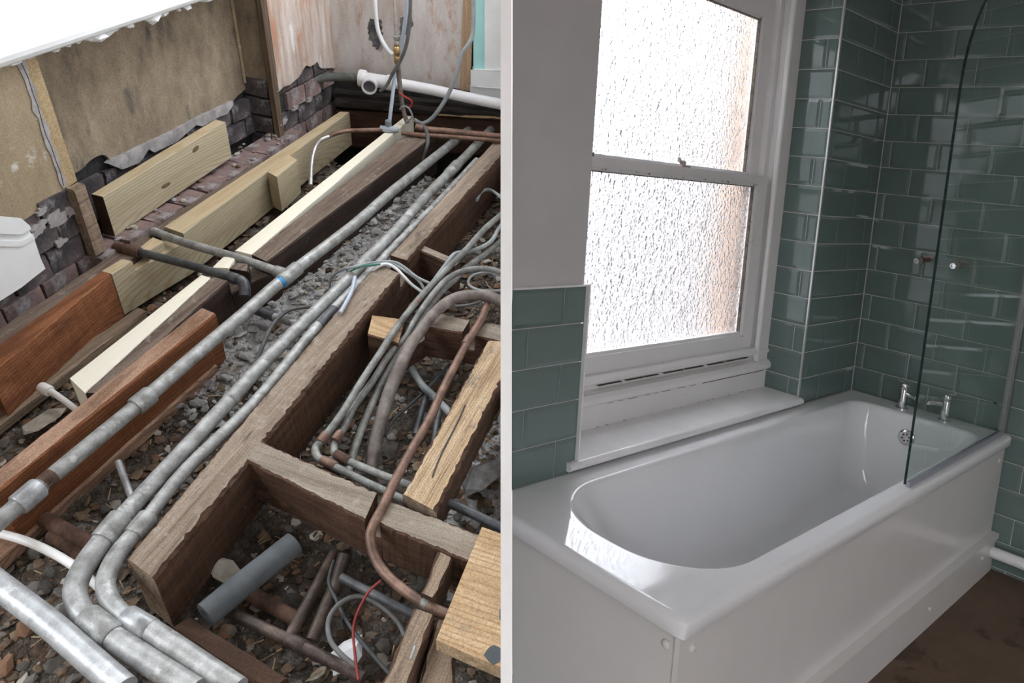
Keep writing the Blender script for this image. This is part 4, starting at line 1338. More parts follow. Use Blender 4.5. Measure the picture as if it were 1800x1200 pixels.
pipe('copper_pipe', 'bundled copper pipe curving in from the right, second from the long joist', 'pipe',
     [(915, 486), (880, 478), (860, 473), (830, 473), (806, 479), (784, 492), (765, 512), (747, 536), (728, 565), (712, 594), (684, 625), (655, 670), (624, 712), (605, 752), (591, 770), (587, 786), (595, 801), (660, 830), (735, 858)], ZB, 0.0085, M_verdi,
     parts=[('elbow_joint', (598, 760), (588, 775), -0.053, 0.0112, M_copper), ('elbow_joint', (590, 797), (614, 811), -0.06, 0.0112, M_rust)])
pipe('copper_pipe', 'pale straight copper pipe running to the upper right beneath the bundle', 'pipe',
     [(915, 396), (880, 424), (850, 448), (820, 470), (800, 490), (776, 512), (750, 545), (715, 600), (677, 662), (660, 697), (637, 750), (620, 800), (612, 830)],
     [-0.02, -0.02, -0.02, -0.02, -0.022, -0.025, -0.025, -0.03, -0.06, -0.07, -0.09, -0.10, -0.10], 0.0092, M_verdi)
pipe('lead_pipe', 'thick lead pipe bending over the rear noggin and down into the rubble', 'pipe',
     [(915, 540), (880, 529), (857, 520), (820, 519), (793, 527), (770, 544), (752, 563), (737, 585), (720, 608), (703, 645), (686, 685), (673, 727), (660, 776), (652, 825)],
     [0.03, 0.03, 0.03, 0.03, 0.03, 0.028, 0.02, 0.01, 0.0, -0.02, -0.05, -0.08, -0.11, -0.14], [0.0145] * 8 + [0.016] * 6, M_lead)
pipe('copper_pipe', 'bright bare copper pipe sweeping in a wide curve past the noggins', 'pipe',
     [(858, 530), (846, 561), (824, 598), (783, 675), (756, 735), (728, 783), (697, 840), (675, 887), (657, 921), (651, 946), (660, 981), (682, 1013), (719, 1043), (752, 1064), (800, 1085)],
     [0.012, 0.012, 0.01, 0.008, 0.006, 0.006, 0.008, 0.004, -0.002, -0.012, -0.025, -0.03, -0.03, -0.028, -0.025], 0.0098, M_copper,
     parts=[('joint', (826, 592), (818, 606), 0.0105, 0.0115, M_copper), ('joint', (742, 1057), (754, 1065), -0.029, 0.0112, M_verdi)])
pipe('plastic_hose', 'flat pale hose slanting through the rubble behind the bare copper pipe', 'hose', [(712, 628), (739, 673), (761, 695), (800, 735)], -0.11, 0.0095, M_cable)
pipe('cable', 'thin black cable lying in the rubble behind the bare copper pipe', 'cable', [(790, 640), (761, 673), (728, 705), (695, 735), (675, 765)], -0.125, 0.0042, M_cabledark)
pipe('steel_pipe', 'dark rod in the rubble left of the bare copper pipe', 'pipe', [(752, 690), (742, 720), (730, 765)], -0.13, 0.0085, M_darkpipe)
pipe('steel_pipe', 'dark bluish rod in the rubble right of the bare copper pipe', 'pipe', [(775, 710), (768, 745), (762, 790)], -0.12, 0.0085, M_darkpipe)
pipe('steel_pipe', 'dark pipe emerging from under the pale sawn joist toward the right', 'pipe', [(770, 880), (800, 888), (880, 927), (915, 945)], -0.04, 0.010, M_darkpipe)
pipe('cable', 'dusty grey cable woven between the copper pipes at the right', 'cable', [(915, 360), (880, 396), (868, 418), (852, 432), (824, 442), (800, 446), (786, 462), (764, 492)], 0.0, 0.0065, M_cable)
pipe('cable', 'thin looped grey wire beside the curved copper pipes', 'cable', [(915, 508), (871, 511), (844, 510), (827, 503), (823, 494), (833, 483), (857, 479), (880, 484)], -0.02, 0.0038, M_cable)
pipe('cable', 'thin grey cable in the gap behind the rear noggin', 'cable', [(800, 538), (825, 536), (850, 528), (880, 520)], -0.03, 0.004, M_cablemid)
pipe('cable', 'grey hose arching out of the rubble beside the long joist', 'cable', [(838, 352), (846, 337), (862, 334), (885, 350)], -0.06, 0.006, M_cable)
pipe('cable', 'thin red wire at the right edge above the copper pipes', 'wire', [(860, 392), (875, 380), (905, 372)], -0.02, 0.002, M_redwire)

# cables over the joist notch
pipe('cable', 'upper grey cable looping through the joist notch', 'cable', [(581, 512), (580, 495), (588, 482), (604, 473), (624, 469), (646, 463), (673, 460), (695, 461), (714, 472), (733, 487), (760, 500)], [-0.08, -0.05, -0.02, 0.008, 0.02, 0.02, 0.012, 0.008, 0.0, -0.01, -0.02], 0.0042, M_cable)
pipe('cable', 'middle grey cable looping through the joist notch', 'cable', [(640, 468), (666, 464), (690, 464), (712, 476), (735, 492), (748, 512)], [0.015, 0.012, 0.004, -0.005, -0.02, -0.04], 0.0042, M_cable)
pipe('cable', 'lower grey cable looping through the joist notch', 'cable', [(650, 480), (664, 469), (679, 464), (695, 471), (710, 486), (725, 501), (746, 516)], [-0.01, 0.008, 0.01, 0.004, -0.01, -0.03, -0.05], 0.0045, M_cablewhite)
pipe('cable', 'thin green wire beside the cables crossing the joist notch', 'wire', [(668, 464), (640, 467), (612, 479), (598, 494)], [0.016, 0.022, 0.0, -0.03], 0.0025, M_greenwire)
pipe('cable', 'short pale blue cable tail leaning on the long joist', 'cable', [(624, 487), (618, 512), (608, 532), (598, 550)], [0.012, 0.01, 0.01, 0.008], 0.0055, M_cableblue)
pipe('cable', 'flat dusty cable arching over the ashes between the pipes', 'cable', [(556, 538), (514, 543), (491, 557), (473, 581), (458, 617), (438, 660)], [-0.06, -0.055, -0.055, -0.06, -0.075, -0.11], 0.0055, M_cablemid)

# ---- lower middle bay
pipe('pipe_lagging', 'hollow grey foam pipe lagging lying beside the long joist', 'pipe lagging', [(361, 1081), (430, 1024), (517, 955)], -0.10, 0.0245, M_foam, seg=24, hollow=0.5)
pipe('copper_pipe', 'brown copper pipe with a branch tee in the lower bay', 'pipe', [(395, 1072), (440, 1093), (516, 1129), (560, 1151), (640, 1190)], -0.135, 0.0115, M_brownpipe,
     parts=[('branch', (508, 1120), (588, 970), -0.135, 0.0105, M_brownpipe), ('collar', (505, 1123), (535, 1138), -0.135, 0.0135, M_brownpipe)])
pipe('copper_pipe', 'thick upright brown pipe descending behind the black cable loop', 'pipe', [(606, 975), (589, 1031), (571, 1070), (556, 1105), (548, 1125)], [-0.12, -0.14, -0.15, -0.155, -0.16], 0.0135, M_brownpipe)
pipe('steel_pipe', 'dull brown pipe lying behind the branch tee in the lower bay', 'pipe', [(430, 1038), (470, 1060), (530, 1093)], -0.16, 0.015, M_rust)
pipe('steel_pipe', 'grey stained metal pipe under the curved copper pipe', 'pipe', [(600, 1014), (640, 1035), (717, 1075), (760, 1097)], -0.09, 0.0088, M_darkpipe)
pipe('cable', 'black cable forming a loop in the lower bay', 'cable', [(712, 1118), (699, 1092), (670, 1065), (632, 1047), (598, 1060), (578, 1088), (580, 1123), (600, 1150), (630, 1175)], -0.11, 0.0048, M_cablemid)
pipe('cable', 'thin dark cable crossing beneath the black cable loop', 'cable', [(587, 985), (578, 1022), (591, 1053), (613, 1097), (647, 1141), (690, 1190)], -0.13, 0.004, M_cabledark)
pipe('cable', 'thin dark red wire hanging down past the black cable loop', 'wire', [(670, 1020), (648, 1040), (629, 1075), (621, 1106), (624, 1150), (630, 1195)], [-0.04, -0.05, -0.07, -0.09, -0.10, -0.10], 0.0026, M_redwire2)
o = MB().chunk(G(612, 1150, -0.15), 0.035, 0.6, 0, random.Random(5)).build('polystyrene_chunk', M_poly)
tag(o, 'white polystyrene chunk under the black cable loop', 'polystyrene')
o = MB().chunk(G(395, 1000, -0.15), 0.045, 0.5, 0, random.Random(9)).build('plaster_chunk', M_rub[2])
tag(o, 'pale broken plaster wedged between the long joist and the foam lagging', 'plaster')
o = MB().chunk(G(845, 840, -0.13), 0.05, 0.6, 0, random.Random(11)).build('mortar_chunk', M_rub[0])
tag(o, 'large grey mortar chunk right of the pale sawn joist', 'mortar')
o = MB().chunk(G(75, 740, -0.13), 0.06, 0.25, 0, random.Random(12)).build('newspaper_scrap', M_rub[2])
tag(o, 'crumpled yellowed scrap of paper between timbers at the left edge', 'paper')
o = MB().chunk(G(112, 1075, -0.12), 0.035, 0.7, 0, random.Random(15)).build('stone_block', M_rub[0])
tag(o, 'grey stone block left of the lower pipe bend', 'stone')

mb = MB().box((-0.9, -0.2, 1.95), (3.0, 2.0, 2.0))
tag(mb.build('ceiling_stripped_room', M_lightpl, clip=CL), 'ceiling of the stripped room above the open floor', 'ceiling', kind='structure')
mb = MB().box((-0.95, -0.3, -0.3), (-0.85, 2.0, 2.0))
tag(mb.build('wall_near', M_brownpl, clip=CL), 'plain wall of the stripped room behind the camera', 'wall', kind='structure')
# ---- left wall with the stained recess panel
CQ, CP = 1.66, 1.775
JR0, JR1 = 1.346, 2.236
mb = MB()
mb.box((0.2, CQ + 0.012, -0.3), (JR0 - 0.01, CQ + 0.25, 1.1), 0)
mb.box((JR0 - 0.01, CP + 0.015, -0.3), (JR1 + 0.012, CP + 0.2, 1.1), 0)
mb.box((JR1 + 0.014, CQ + 0.012, -0.3), (2.75, CP + 0.2, 1.1), 0)
wall_left = mb.build('wall_left', M_mortar)
tag(wall_left, 'stripped brick wall with a stained plaster recess on the left', 'wall', kind='structure')


def brick(parent, J, C, z, l, d, h, m, face='C', rnd=random):
    q = lambda a: rnd.uniform(-a, a)
    b = MB()
    x0, x1, y0, y1, z0, z1 = J, J + l, C, C + d, z, z + h
    c = 0.004
    b.box((x0, y0, z0), (x1, y1, z1))
    for i in range(8):
        b.v[i] = b.v[i] + Vector((q(0.004), q(0.004), q(0.003)))
    return b.build('brick', m, parent, bevel=0.003)


rb = random.Random(21)
# ledge of bricks below the recess
J = 1.30
while J < 2.22:
    l = rb.uniform(0.10, 0.125)
    brick(wall_left, J, 1.612 + rb.uniform(-.004, .004), -0.070, l - 0.009, 0.10, 0.066, M_brick, rnd=rb)
    J += l
J = 1.36
while J < 2.20:
    l = rb.uniform(0.11, 0.13)
    brick(wall_left, J, 1.768 + rb.uniform(-.006, .008), -0.004, l - 0.010, 0.06, 0.062, M_sootbrick, rnd=rb)
    brick(wall_left, J + 0.05, 1.770 + rb.uniform(-.006, .008), 0.064, l - 0.010, 0.05, 0.060, M_sootbrick, rnd=rb)
    J += l
# left pier brickwork below the plaster
for zi, (zz, hh) in enumerate(((-0.07, 0.066), (0.0, 0.066), (0.07, 0.066), (0.14, 0.06))):
    J = 0.55 + (zi % 2) * 0.06
    while J < JR0 - 0.03:
        l = rb.uniform(0.11, 0.125)
        l = min(l, JR0 - 0.012 - J)
        brick(wall_left, J, CQ - 0.004 + rb.uniform(-.003, .004), zz, l - 0.008, 0.05, hh, M_sootbrick if zi > 0 else M_brick, rnd=rb)
        J += l
# right pier brickwork
for zi, zz in enumerate((-0.14, -0.07, 0.0, 0.07, 0.14)):
    J = JR1 + 0.03 + (zi % 2) * 0.05
    while J < 2.62:
        l = rb.uniform(0.11, 0.13)
        l = min(l, 2.66 - J)
        brick(wall_left, J, CQ - 0.002 + rb.uniform(-.003, .004), zz, l - 0.008, 0.05, 0.064, M_brick if zi % 2 else M_sootbrick, rnd=rb)
        J += l
# return face bricks
for zi, zz in enumerate((-0.07, 0.0, 0.07, 0.14)):
    for k2 in range(1):
        brick(wall_left, JR1 - 0.002, CQ + 0.02, zz, 0.05, CP - CQ - 0.01, 0.062, M_sootbrick, rnd=rb)


def ragged(pa, pb, n, amp, rnd, jitter_dir):
    return [Vector(pa).lerp(Vector(pb), i / n) + Vector(jitter_dir) * rnd.uniform(-amp, amp) for i in range(n + 1)]


def slab(name, pts, thick, mats, label=None, parent=None, bevel=0.0, clip=None):
    """polygon with thickness; thick is a vector"""
    pts = [Vector(p) for p in pts]
    k = len(pts)
    t = Vector(thick)
    b = MB()
    b.add(pts + [p + t for p in pts], [tuple(range(k)), tuple(range(2 * k - 1, k - 1, -1))] + [(i, (i + 1) % k, (i + 1) % k + k, i + k) for i in range(k)], [0, 0] + [1 if isinstance(mats, list) and len(mats) > 1 else 0] * k)
    o = b.build(name, mats, parent, bevel=bevel, clip=clip)
    if label:
        o['label'] = label
    return o


rr_ = random.Random(31)
# recess panel: traced ragged lower edge
low = [(133, 308), (140, 300), (150, 292), (152, 288), (160, 281), (170, 275), (178, 272), (186, 273), (192, 279), (198, 282), (206, 279), (250, 257), (300, 234), (350, 207), (385, 190), (405, 180), (412, 175), (418, 168), (428, 160), (434, 158)]
pp = [GC(x, y, CP) for x, y in low]
pp[0].x = JR0 - 0.005
pp = [p for p in pp if p.x <= JR1 + 0.002]
pp.append(Vector((JR1, CP, pp[-1].z + 0.004)))
slab('plaster_panel', pp + [Vector((JR1, CP, 1.0)), Vector((JR0 - 0.005, CP, 1.0))], (0, 0.014, 0), [M_brownpl, M_skim], 'brown stained plaster panel', wall_left)
# broken white under-coat along the bottom of the panel
low2 = [(192, 290), (205, 292), (216, 297), (232, 290), (243, 285), (247, 272), (260, 264), (270, 266), (290, 255), (300, 250), (312, 232), (380, 205), (386, 195), (408, 180), (411, 188), (405, 198), (400, 203), (385, 216), (352, 222), (345, 215)]
up_ = [(198, 282), (250, 256), (300, 233), (350, 206), (386, 189), (410, 177)]
dn_ = [(192, 288), (215, 298), (246, 286), (262, 262), (272, 268), (310, 250), (345, 220), (356, 222), (384, 206), (400, 200), (411, 184)]
slab('broken_skim', [GC(x, y, CP - 0.012) for x, y in up_] + [GC(x, y, CP - 0.012) for x, y in dn_[::-1]], (0, 0.020, 0), M_skim, None, wall_left)
# return face of the recess
g0 = [Vector((JR1, CP, 0.165)), Vector((JR1, CP - 0.03, 0.155)), Vector((JR1, CP - 0.05, 0.150)), Vector((JR1, CP - 0.075, 0.165)), Vector((JR1, CQ + 0.01, 0.185)), Vector((JR1, CQ + 0.002, 1.0)), Vector((JR1, CP, 1.0))]
slab('plaster_return', g0, (0.013, 0, 0), [M_brownpl, M_skim], None, wall_left)
MB().tube([(JR1 - 0.004, CP - 0.004, 0.18), (JR1 - 0.004, CP - 0.004, 1.0)], 0.006, 8).build('corner_bead', M_lightpl, wall_left)
# splintered corner strip
mb = MB()
mb.beam((JR1 - 0.006, CQ + 0.012, 1.0), (JR1 - 0.006, CQ - 0.008, 1.0), (JR1 + 0.024, CQ + 0.010, 1.0), (JR1 + 0.024, CQ - 0.008, 1.0), 1.02, nseg=3, jit=0.001, mtop=0, mside=0)
o = mb.build('corner_batten', wood('corner_batten_wood', Z_AX, (0.05, 0.035, 0.025), (0.13, 0.09, 0.06), (0.24, 0.175, 0.12), bump=0.8))
tag(o, 'splintered upright corner batten beside the pink plaster', 'batten')
# left pier plaster
low = [(-30, 425), (20, 395), (45, 385), (65, 372), (85, 362), (100, 352), (122, 342), (127, 336)]
pl = [GC(x, y, CQ) for x, y in low]
JS = GC(66, 123, CQ).x
slab('plaster_panel', pl + [Vector((JR0 - 0.045, CQ, 0.9)), Vector((pl[0].x, CQ, 0.9))], (0, 0.014, 0), [M_lightpl, M_skim], 'tan plaster left of the recess', wall_left)
st = [GC(118, 336, CQ - 0.002), GC(137, 330, CQ - 0.002)]
slab('reveal_strip', [Vector((JR0 - 0.043, CQ - 0.002, 0.20)), Vector((JR0 - 0.004, CQ - 0.002, 0.205)), Vector((JR0 - 0.004, CQ - 0.002, 0.9)), Vector((JR0 - 0.043, CQ - 0.002, 0.9))], (0, 0.016, 0), [M_plywood], 'tan timber strip at the recess edge', wall_left)
# ragged filler and an open crack along the strip
fl_, fr_ = [], []
for i in range(30):
    zz = 0.205 + i * 0.0235
    fl_.append(Vector((JR0 - 0.052 - rr_.uniform(0.0, 0.011), CQ - 0.003, zz)))
    fr_.append(Vector((JR0 - 0.040 + rr_.uniform(-0.003, 0.008), CQ - 0.003, zz)))
slab('filler_streak', fl_ + fr_[::-1], (0, 0.004, 0), M_skim, None, wall_left)
ck = []
for i in range(20):
    ck.append(Vector((JR0 - 0.048 + rr_.uniform(-0.003, 0.003), CQ - 0.0032, 0.21 + i * 0.035)))
mb = MB()
for p, q in zip(ck, ck[1:]):
    mb.add([p, p + Vector((0.0022, 0, 0)), q + Vector((0.0022, 0, 0)), q, p + Vector((0, .003, 0)), p + Vector((0.0022, .003, 0)), q + Vector((0.0022, .003, 0)), q + Vector((0, .003, 0))],
           [(0, 1, 2, 3), (0, 4, 5, 1), (1, 5, 6, 2), (3, 7, 4, 0)])
mb.build('crack', M_black, wall_left)
# rotten post below the strip
timber('stud', 'short rotten upright stud below the tan strip', 'stud', [M_sawn, M_sawn],
       [(Vector((JR0 - 0.048, CQ - 0.004, 0.205)), Vector((JR0 - 0.048, CQ - 0.034, 0.205)), Vector((JR0 - 0.010, CQ - 0.004, 0.205)), Vector((JR0 - 0.010, CQ - 0.034, 0.205)), 0.205, dict(nseg=3))], jit=0.002)
# white sill board at the top
zb = 0.53
mb = MB()
mb.box((0.6, CQ - 0.03, zb + 0.012), (2.3, CP + 0.02, zb + 0.06), 0)
mb.tube([(0.6, CQ - 0.03, zb + 0.036), (2.3, CQ - 0.03, zb + 0.036)], 0.024, 14)
mb.box((0.6, CQ - 0.005, zb + 0.06), (2.3, CQ + 0.02, 0.95), 0)
o = mb.build('window_board', M_whitegloss, smooth=False)
tag(o, 'thick white window board across the top of the stained recess', 'window sill')
for i in range(46):
    J = 0.9 + i * 0.028 + rr_.uniform(-0.02, 0.02)
    MB().chunk((J, CQ - 0.012 + rr_.uniform(-.008, .008), zb + 0.008 + rr_.uniform(-.006, .006)), rr_.choice((0.008, 0.012, 0.02, 0.026)) * rr_.uniform(.8, 1.2), 0.7, 0, rr_).build('plaster_crumb', M_whitegloss, o)
# white skirting remnant at the far left
slab_pts = [(-30, 380), (38, 386), (50, 398), (53, 408), (60, 418), (62, 425), (72, 455), (80, 472), (62, 486), (38, 505), (-30, 548)]
o = slab('skirting_remnant', [GC(x, y, CQ - 0.03) for x, y in slab_pts], (0, 0.02, 0), M_whitegloss, bevel=0.003)
slab('skirting_moulding', [GC(x, y, CQ - 0.036) for x, y in [(-30, 410), (38, 412), (55, 402), (52, 396), (38, 384), (-30, 378)]], (0, 0.008, 0), M_whitegloss, None, o, bevel=0.002)
slab('skirting_moulding', [GC(x, y, CQ - 0.033) for x, y in [(-30, 432), (38, 434), (62, 420), (58, 412), (38, 424), (-30, 422)]], (0, 0.005, 0), M_whitegloss, None, o, bevel=0.002)
tag(o, 'white painted skirting remnant at the left edge', 'skirting')
# mortar rubble on the pier wall: pale smears of old plaster
for (x, y, r_) in ((70, 400, .016), (100, 385, .022), (125, 372, .014), (62, 412, .010), (108, 425, .012), (75, 372, .010), (520, 190, .012), (500, 215, .014), (545, 175, .012)):
    c0_ = GC(x, y, CQ - 0.010 if x < 150 else (CQ - 0.008 if x > 470 else CP - 0.012))
    rad = [r_ * rr_.uniform(0.55, 1.5) for _ in range(16)]
    slab('plaster_smear', [c0_ + Vector((math.cos(i * math.pi / 8) * rad[i] * 1.5, 0, math.sin(i * math.pi / 8) * rad[i] * 0.8)) for i in range(16)], (0, 0.007, 0), M_skim, None, wall_left)
for i in range(40):
    J, C = rr_.uniform(1.36, 2.24), rr_.uniform(1.62, 1.76)
    MB().chunk((J, C, 0.0), rr_.uniform(0.006, 0.016), 0.8, 0, rr_).build('mortar_crumb', M_rub[rr_.choice((0, 0, 1, 2))], wall_left)

# ---- pier plaster (pink) and the far wall
low = [(463, 60), (474, 95), (477, 108), (475, 120), (478, 140), (482, 150), (488, 162), (494, 157), (500, 152), (510, 149), (518, 142), (526, 135), (532, 124), (538, 115), (546, 117), (553, 113), (558, 108), (562, 118), (566, 120)]
pl = [GC(x, y, CQ - 0.012) for x, y in low if GC(x, y, CQ).x > JR1 + 0.02]
jc = 2.665
pl = [p for p in pl if p.x < jc]
slab('plaster_panel', [Vector((JR1 + 0.022, CQ - 0.012, pl[0].z))] + pl + [Vector((jc, CQ - 0.012, 0.13)), Vector((jc, CQ - 0.012, 1.0)), Vector((JR1 + 0.022, CQ - 0.012, 1.0))], (0, 0.013, 0), [M_pinkpl, M_skim], 'pink streaked plaster on the pier', wall_left)

def FW(c, z, off=0.0):      # point on the far wall by C coordinate
    t = (c - FA.y) / (FB.y - FA.y)
    q = FA.lerp(FB, t) + FN * off
    return Vector((q.x, q.y, z))


mb = MB()
cA, cB = 1.78, 0.80
k4 = [FW(cA, -0.4), FW(cB, -0.4), FW(cB, 1.1), FW(cA, 1.1)]
bk = Vector((-FN.x, -FN.y, 0)) * 0.12
mb.add(k4 + [p + bk for p in k4], [(0, 1, 2, 3), (7, 6, 5, 4), (0, 4, 5, 1), (1, 5, 6, 2), (2, 6, 7, 3), (3, 7, 4, 0)])
wall_far = mb.build('wall_far', M_mortar, clip=CL)
tag(wall_far, 'far wall of the stripped room with broken pink plaster', 'wall', kind='structure')
fl = [(566, 122), (575, 126), (600, 128), (640, 133), (700, 141), (740, 147), (775, 152), (806, 156), (822, 158)]
fp_ = [GF(x, y, 0.014) for x, y in fl]
fp_[0] = FW(1.66, fp_[0].z, 0.014)
off3 = Vector((FN.x, FN.y, 0)) * -0.012
mid_ = len(fp_)
slab('plaster_panel', fp_ + [Vector((fp_[-1].x, fp_[-1].y, 1.0)), Vector((fp_[0].x, fp_[0].y, 1.0))], off3, [M_greypl, M_skim], 'pale pink plaster of the far wall', wall_far, clip=CL)
# sooty scars
for outline in ([(650, 30), (668, 34), (674, 50), (672, 66), (678, 80), (670, 92), (660, 86), (654, 76), (648, 66), (645, 50)], [(703, 30), (722, 28), (726, 44), (718, 58), (708, 66), (702, 56)]):
    rag = []
    for (xa, ya), (xb, yb) in zip(outline, outline[1:] + outline[:1]):
        for k5 in range(4):
            rag.append((xa + (xb - xa) * k5 / 4 + rr_.gauss(0, 1.6), ya + (yb - ya) * k5 / 4 + rr_.gauss(0, 1.6)))
    slab('soot_scar', [GF(x, y, 0.0148) for x, y in rag], off3 * 0.1, M_soot, None, wall_far)
# tan post, turquoise strip and white window surround
def far_box(name, x0, y0, x1, y1, off, th, m, label=None, cat=None, parent=None, bevel=0.0):
    pts = [GF(x0, y1, off), GF(x1, y1, off), GF(x1, y0, off), GF(x0, y0, off)]
    pts[0].z = pts[1].z = min(pts[0].z, pts[1].z) if False else pts[0].z
    o = slab(name, pts, Vector((FN.x, FN.y, 0)) * -th, m, None, parent, bevel, clip=CL)
    if cat:
        tag(o, label, cat)
    elif label:
        o['label'] = label
    return o


pt = [GF(808, 158, 0.02), GF(826, 160, 0.02), GF(833, -20, 0.02), GF(815, -20, 0.02)]
o = slab('timber_post', pt, Vector((FN.x, FN.y, 0)) * -0.02, M_postwood, clip=CL)
tag(o, 'tan timber post beside the turquoise strip on the far wall', 'post')
far_box('turquoise_strip', 832, -20, 857, 123, 0.016, 0.016, M_turq, 'turquoise painted strip', None, wall_far)
ws = empty('window_surround', GF(865, 190, 0.03))
tag(ws, 'white painted window surround at the right end of the far wall', 'window frame')
b_ = BASE[ws.name]
far_box('architrave', 853, -20, 960, 124, 0.03, 0.03, M_whitegloss, None, None, ws, 0.003)
far_box('skirting', 829, 124, 960, 150, 0.040, 0.04, M_whitegloss, None, None, ws, 0.004)
far_box('panel', 827, 150, 960, 196, 0.028, 0.03, M_whitegloss, None, None, ws, 0.002)

# dark beams at the foot of the far wall
def far_beam(name, label, pa, pb, off, d, h, m, jit=0.004):
    """pa, pb: pixels of the top front edge"""
    A, B = GF(*pa, off), GF(*pb, off)
    n3 = Vector((FN.x, FN.y, 0))
    o = MB().beam(B - n3 * d, B, A - n3 * d, A, h, nseg=14, jit=jit, cham=0.006).build(name, [m, m], clip=CL)
    return tag(o, label, 'beam')


far_beam('charred_beam', 'upper blackened beam behind the white waste pipe', (585, 160), (900, 192), 0.05, 0.04, 0.045, M_blackbeam)
far_beam('charred_beam', 'lower blackened beam under the white waste pipe', (587, 176), (900, 203), 0.08, 0.07, 0.030, M_blackbeam)
far_beam('trimmer_beam', 'dark brown trimmer beam behind the joist ends', (590, 194), (900, 212), 0.065, 0.05, 0.16, M_brownbeam, 0.002)
far_beam('packing_strip', 'splintered pale packing strip on top of the trimmer beam', (770, 201), (905, 207), 0.085, 0.02, 0.008, M_palesawnC, 0.002)

# ---- waste pipe and plumbing at the far wall
o1 = 0.10


def fpts(px, off):
    if isinstance(off, (int, float)):
        off = [off] * len(px)
    return [GF(x, y, o) for (x, y), o in zip(px, off)]


pw = empty('waste_pipe', GF(640, 150, o1))
tag(pw, 'white plastic waste pipe with open tee crossing the far wall', 'pipe')
MB().tube(fpts([(662, 142), (700, 147), (760, 158), (820, 171), (920, 191)], o1), 0.021, 18).build('tube', M_pvc, pw, smooth=True, clip=CL)
a_, b_ = fpts([(633, 137), (690, 146)], o1)
MB().tube([a_, b_], 0.0255, 18, smooth=False).build('tee', M_pvc, pw, smooth=True)
MB().lathe(a_ - (b_ - a_).normalized() * 0.004, (b_ - a_), [(0.031, 0), (0.033, 0.004), (0.033, 0.024), (0.030, 0.028)], 20).build('coupling_nut', M_pvc, pw, smooth=True)
MB().lathe(a_.lerp(b_, 0.82), (b_ - a_), [(0.028, 0), (0.030, 0.003), (0.030, 0.020), (0.028, 0.024)], 20).build('coupling_nut', M_pvc, pw, smooth=True)
t0_, t1_ = fpts([(652, 140), (649, 153)], [o1, o1 + 0.075])
MB().tube([t0_, t0_.lerp(t1_, 0.62), t0_.lerp(t1_, 0.64), t1_], [0.024, 0.025, 0.030, 0.030], 22, smooth=False, hollow=0.8).build('open_socket', M_pvc, pw, smooth=True)
MB().lathe(t1_ - (t1_ - t0_).normalized() * 0.012, t1_ - t0_, [(0.0235, 0), (0.0235, 0.001)], 22).build('bore_shade_disc', flat('bore_shade', (0.09, 0.08, 0.10), rough=0.6), pw)  # dark disc closing the socket, painting the shade inside its bore
o = MB().tube(fpts([(515, 146), (530, 143), (555, 139), (590, 135), (640, 137)], [0.16, 0.14, 0.12, o1, o1]), 0.0165, 16).build('lead_pipe', proc('verdigris_waste', [(0.3, (0.09, 0.10, 0.095)), (0.7, (0.19, 0.20, 0.185))], scale=(30, 30, 30), rough=0.6, metal=0.3, bump=0.3,
                                                                                                          patch=((0.14, 0.28, 0.28), 20, 0.56, 0.7)), smooth=True)
tag(o, 'grey green old waste pipe feeding the white tee', 'pipe')

OF = 0.19
sup = empty('supply_pipe', G(683, 229, 0.02))
tag(sup, 'blue grey plastic supply pipe standing on a tee beside the joist', 'pipe')
pa = G(683, 226, 0.012)
up1 = GF(695, 128, OF)
MB().tube([pa, pa.lerp(up1, 0.5), up1, GF(703, 90, OF), GF(712, 40, OF), GF(716, -15, OF)], 0.0075, 12).build('riser', M_cableblue, sup, smooth=True)
tj = [G(668, 226, 0.012), G(700, 228, 0.012)]
MB().lathe(tj[0], tj[1] - tj[0], [(0.010, 0), (0.012, 0.003), (0.012, (tj[1] - tj[0]).length - 0.003), (0.010, (tj[1] - tj[0]).length)], 14).build('tee', M_cableblue, sup, smooth=True)
MB().lathe(pa, Vector((0, 0, 1)), [(0.013, 0), (0.013, 0.03), (0.010, 0.034)], 8).build('compression_nut', flat('grey_nut', (0.22, 0.25, 0.27), rough=0.5), sup)
pipe('copper_pipe', 'brown pipe running left from the blue grey tee to a braided hose', 'pipe', [(672, 228), (640, 229), (610, 230), (585, 236), (578, 240)], 0.010, 0.0085, M_copper)
o = MB().tube([G(578, 240, 0.010), G(564, 246, 0.008), G(554, 260, 0.0), G(548, 285, -0.03), G(546, 326, -0.07)], 0.0075, 12).build('braided_hose', M_steel, smooth=True)
tag(o, 'short braided hose bending down beside the new pine joist', 'hose')
pipe('copper_pipe', 'upper brown pipe crossing toward the right in front of the trimmer', 'pipe', [(730, 222), (750, 227), (790, 231), (840, 236), (915, 244)], [0.03, 0.02, 0.015, 0.015, 0.015], 0.0125, M_copper)
pipe('copper_pipe', 'thinner brown pipe running just below the upper crossing pipe', 'pipe', [(706, 234), (740, 237), (800, 241), (860, 246), (915, 250)], 0.012, 0.0082, M_copper)

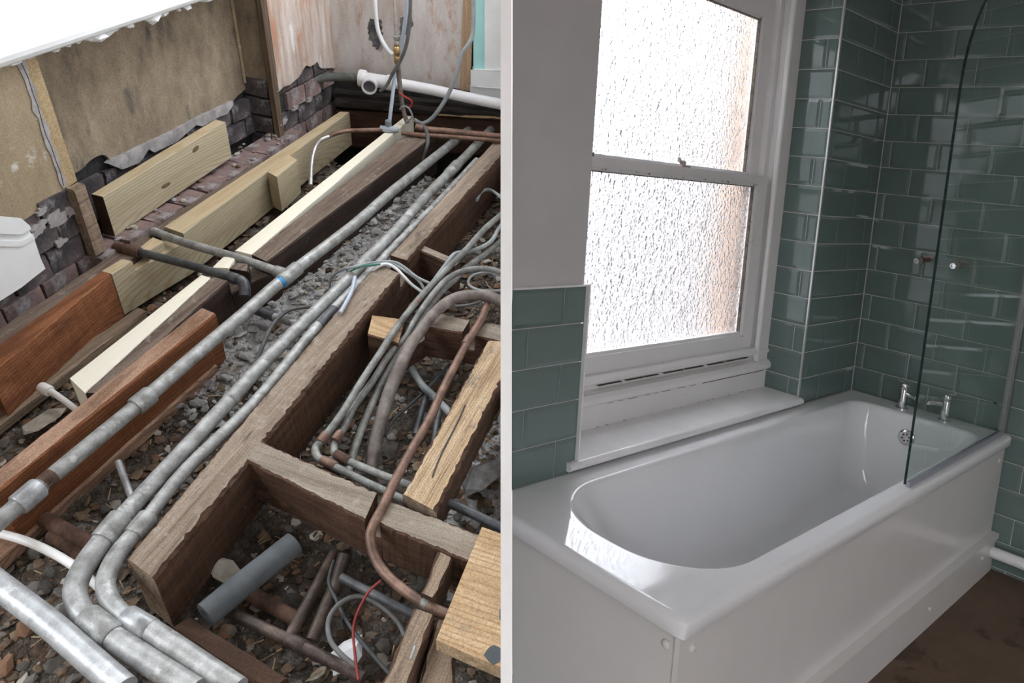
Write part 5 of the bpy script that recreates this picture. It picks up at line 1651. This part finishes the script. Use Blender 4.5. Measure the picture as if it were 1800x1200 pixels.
# hanging hoses and cables
ch = empty('brass_valve', GF(697, 110, OF))
tag(ch, 'brass valve on an upright dark pipe in front of the pink plaster', 'valve')
pts = fpts([(716, 216), (708, 190), (703, 150), (699, 110)], [OF + 0.02, OF, OF, OF])
MB().tube(pts, 0.009, 12).build('pipe', M_lead, ch, smooth=True)
pts = fpts([(699, 112), (697, 62)], OF)
d_ = pts[1] - pts[0]
L_ = d_.length
MB().lathe(pts[0], d_, [(0.010, 0), (0.013, 0.004), (0.013, L_ * .25), (0.010, L_ * .28), (0.0135, L_ * .34), (0.0155, L_ * .4), (0.0155, L_ * .58), (0.011, L_ * .62), (0.012, L_ * .72)], 16).build('body', M_brassv, ch, smooth=True)
MB().lathe(pts[0] + d_ * 0.72, d_, [(0.012, 0), (0.012, L_ * .08), (0.009, L_ * .1), (0.013, L_ * .16), (0.013, L_ * .26), (0.008, L_ * .28)], 12).build('union', M_steel, ch, smooth=True)
MB().tube(fpts([(697, 62), (695, 40), (692, -15)], OF), 0.0068, 12).build('hose', M_steel, ch, smooth=True)
o = MB().tube(fpts([(658, -15), (662, 40), (670, 68), (682, 88), (692, 96)], [OF - .04, OF - .03, OF - .02, OF, OF + .01]), 0.008, 12).build('flexible_hose', M_cablewhite, smooth=True)
tag(o, 'white flexible hose curving down to the brass valve', 'hose')
o = MB().tube(fpts([(722, -15), (720, 40), (714, 80), (703, 108), (690, 130), (680, 150), (668, 160)], OF + .03), 0.0065, 10).build('cable', M_cablemid, smooth=True)
tag(o, 'flat grey cable swinging in front of the white waste pipe', 'cable')
o = MB().tube(fpts([(832, -15), (832, 40), (828, 70), (812, 94), (806, 120), (795, 150), (780, 180), (760, 207), (742, 217), (728, 210)], [.10, .12, .14, .16, .17, .18, .19, .20, .21, .22]), 0.0078, 12).build('cable', M_cable, smooth=True)
tag(o, 'long pale grey cable hanging in a curve from the tan post', 'cable')
pipe('cable', 'grey cable dropping behind the dark joist toward the ashes', 'cable', [(735, 216), (748, 226), (752, 250), (744, 275), (734, 300)], [0.02, 0.03, 0.0, -0.05, -0.10], 0.007, M_cablemid)
o = MB().tube(fpts([(701, 162), (712, 170), (722, 176), (724, 182), (719, 191)], [.22, .225, .23, .23, .23]), 0.003, 8).build('red_wire', M_redwire, smooth=True)
tag(o, 'bright red bare wire beside the upright dark pipe', 'wire')
o = MB().tube(fpts([(703, 192), (708, 187), (716, 188), (722, 196), (724, 206), (712, 216)], [.225, .23, .23, .235, .24, .24]), 0.0035, 8).build('grey_wire', M_cable, smooth=True)
tag(o, 'curled grey and yellow green wire under the bright red wire', 'wire')
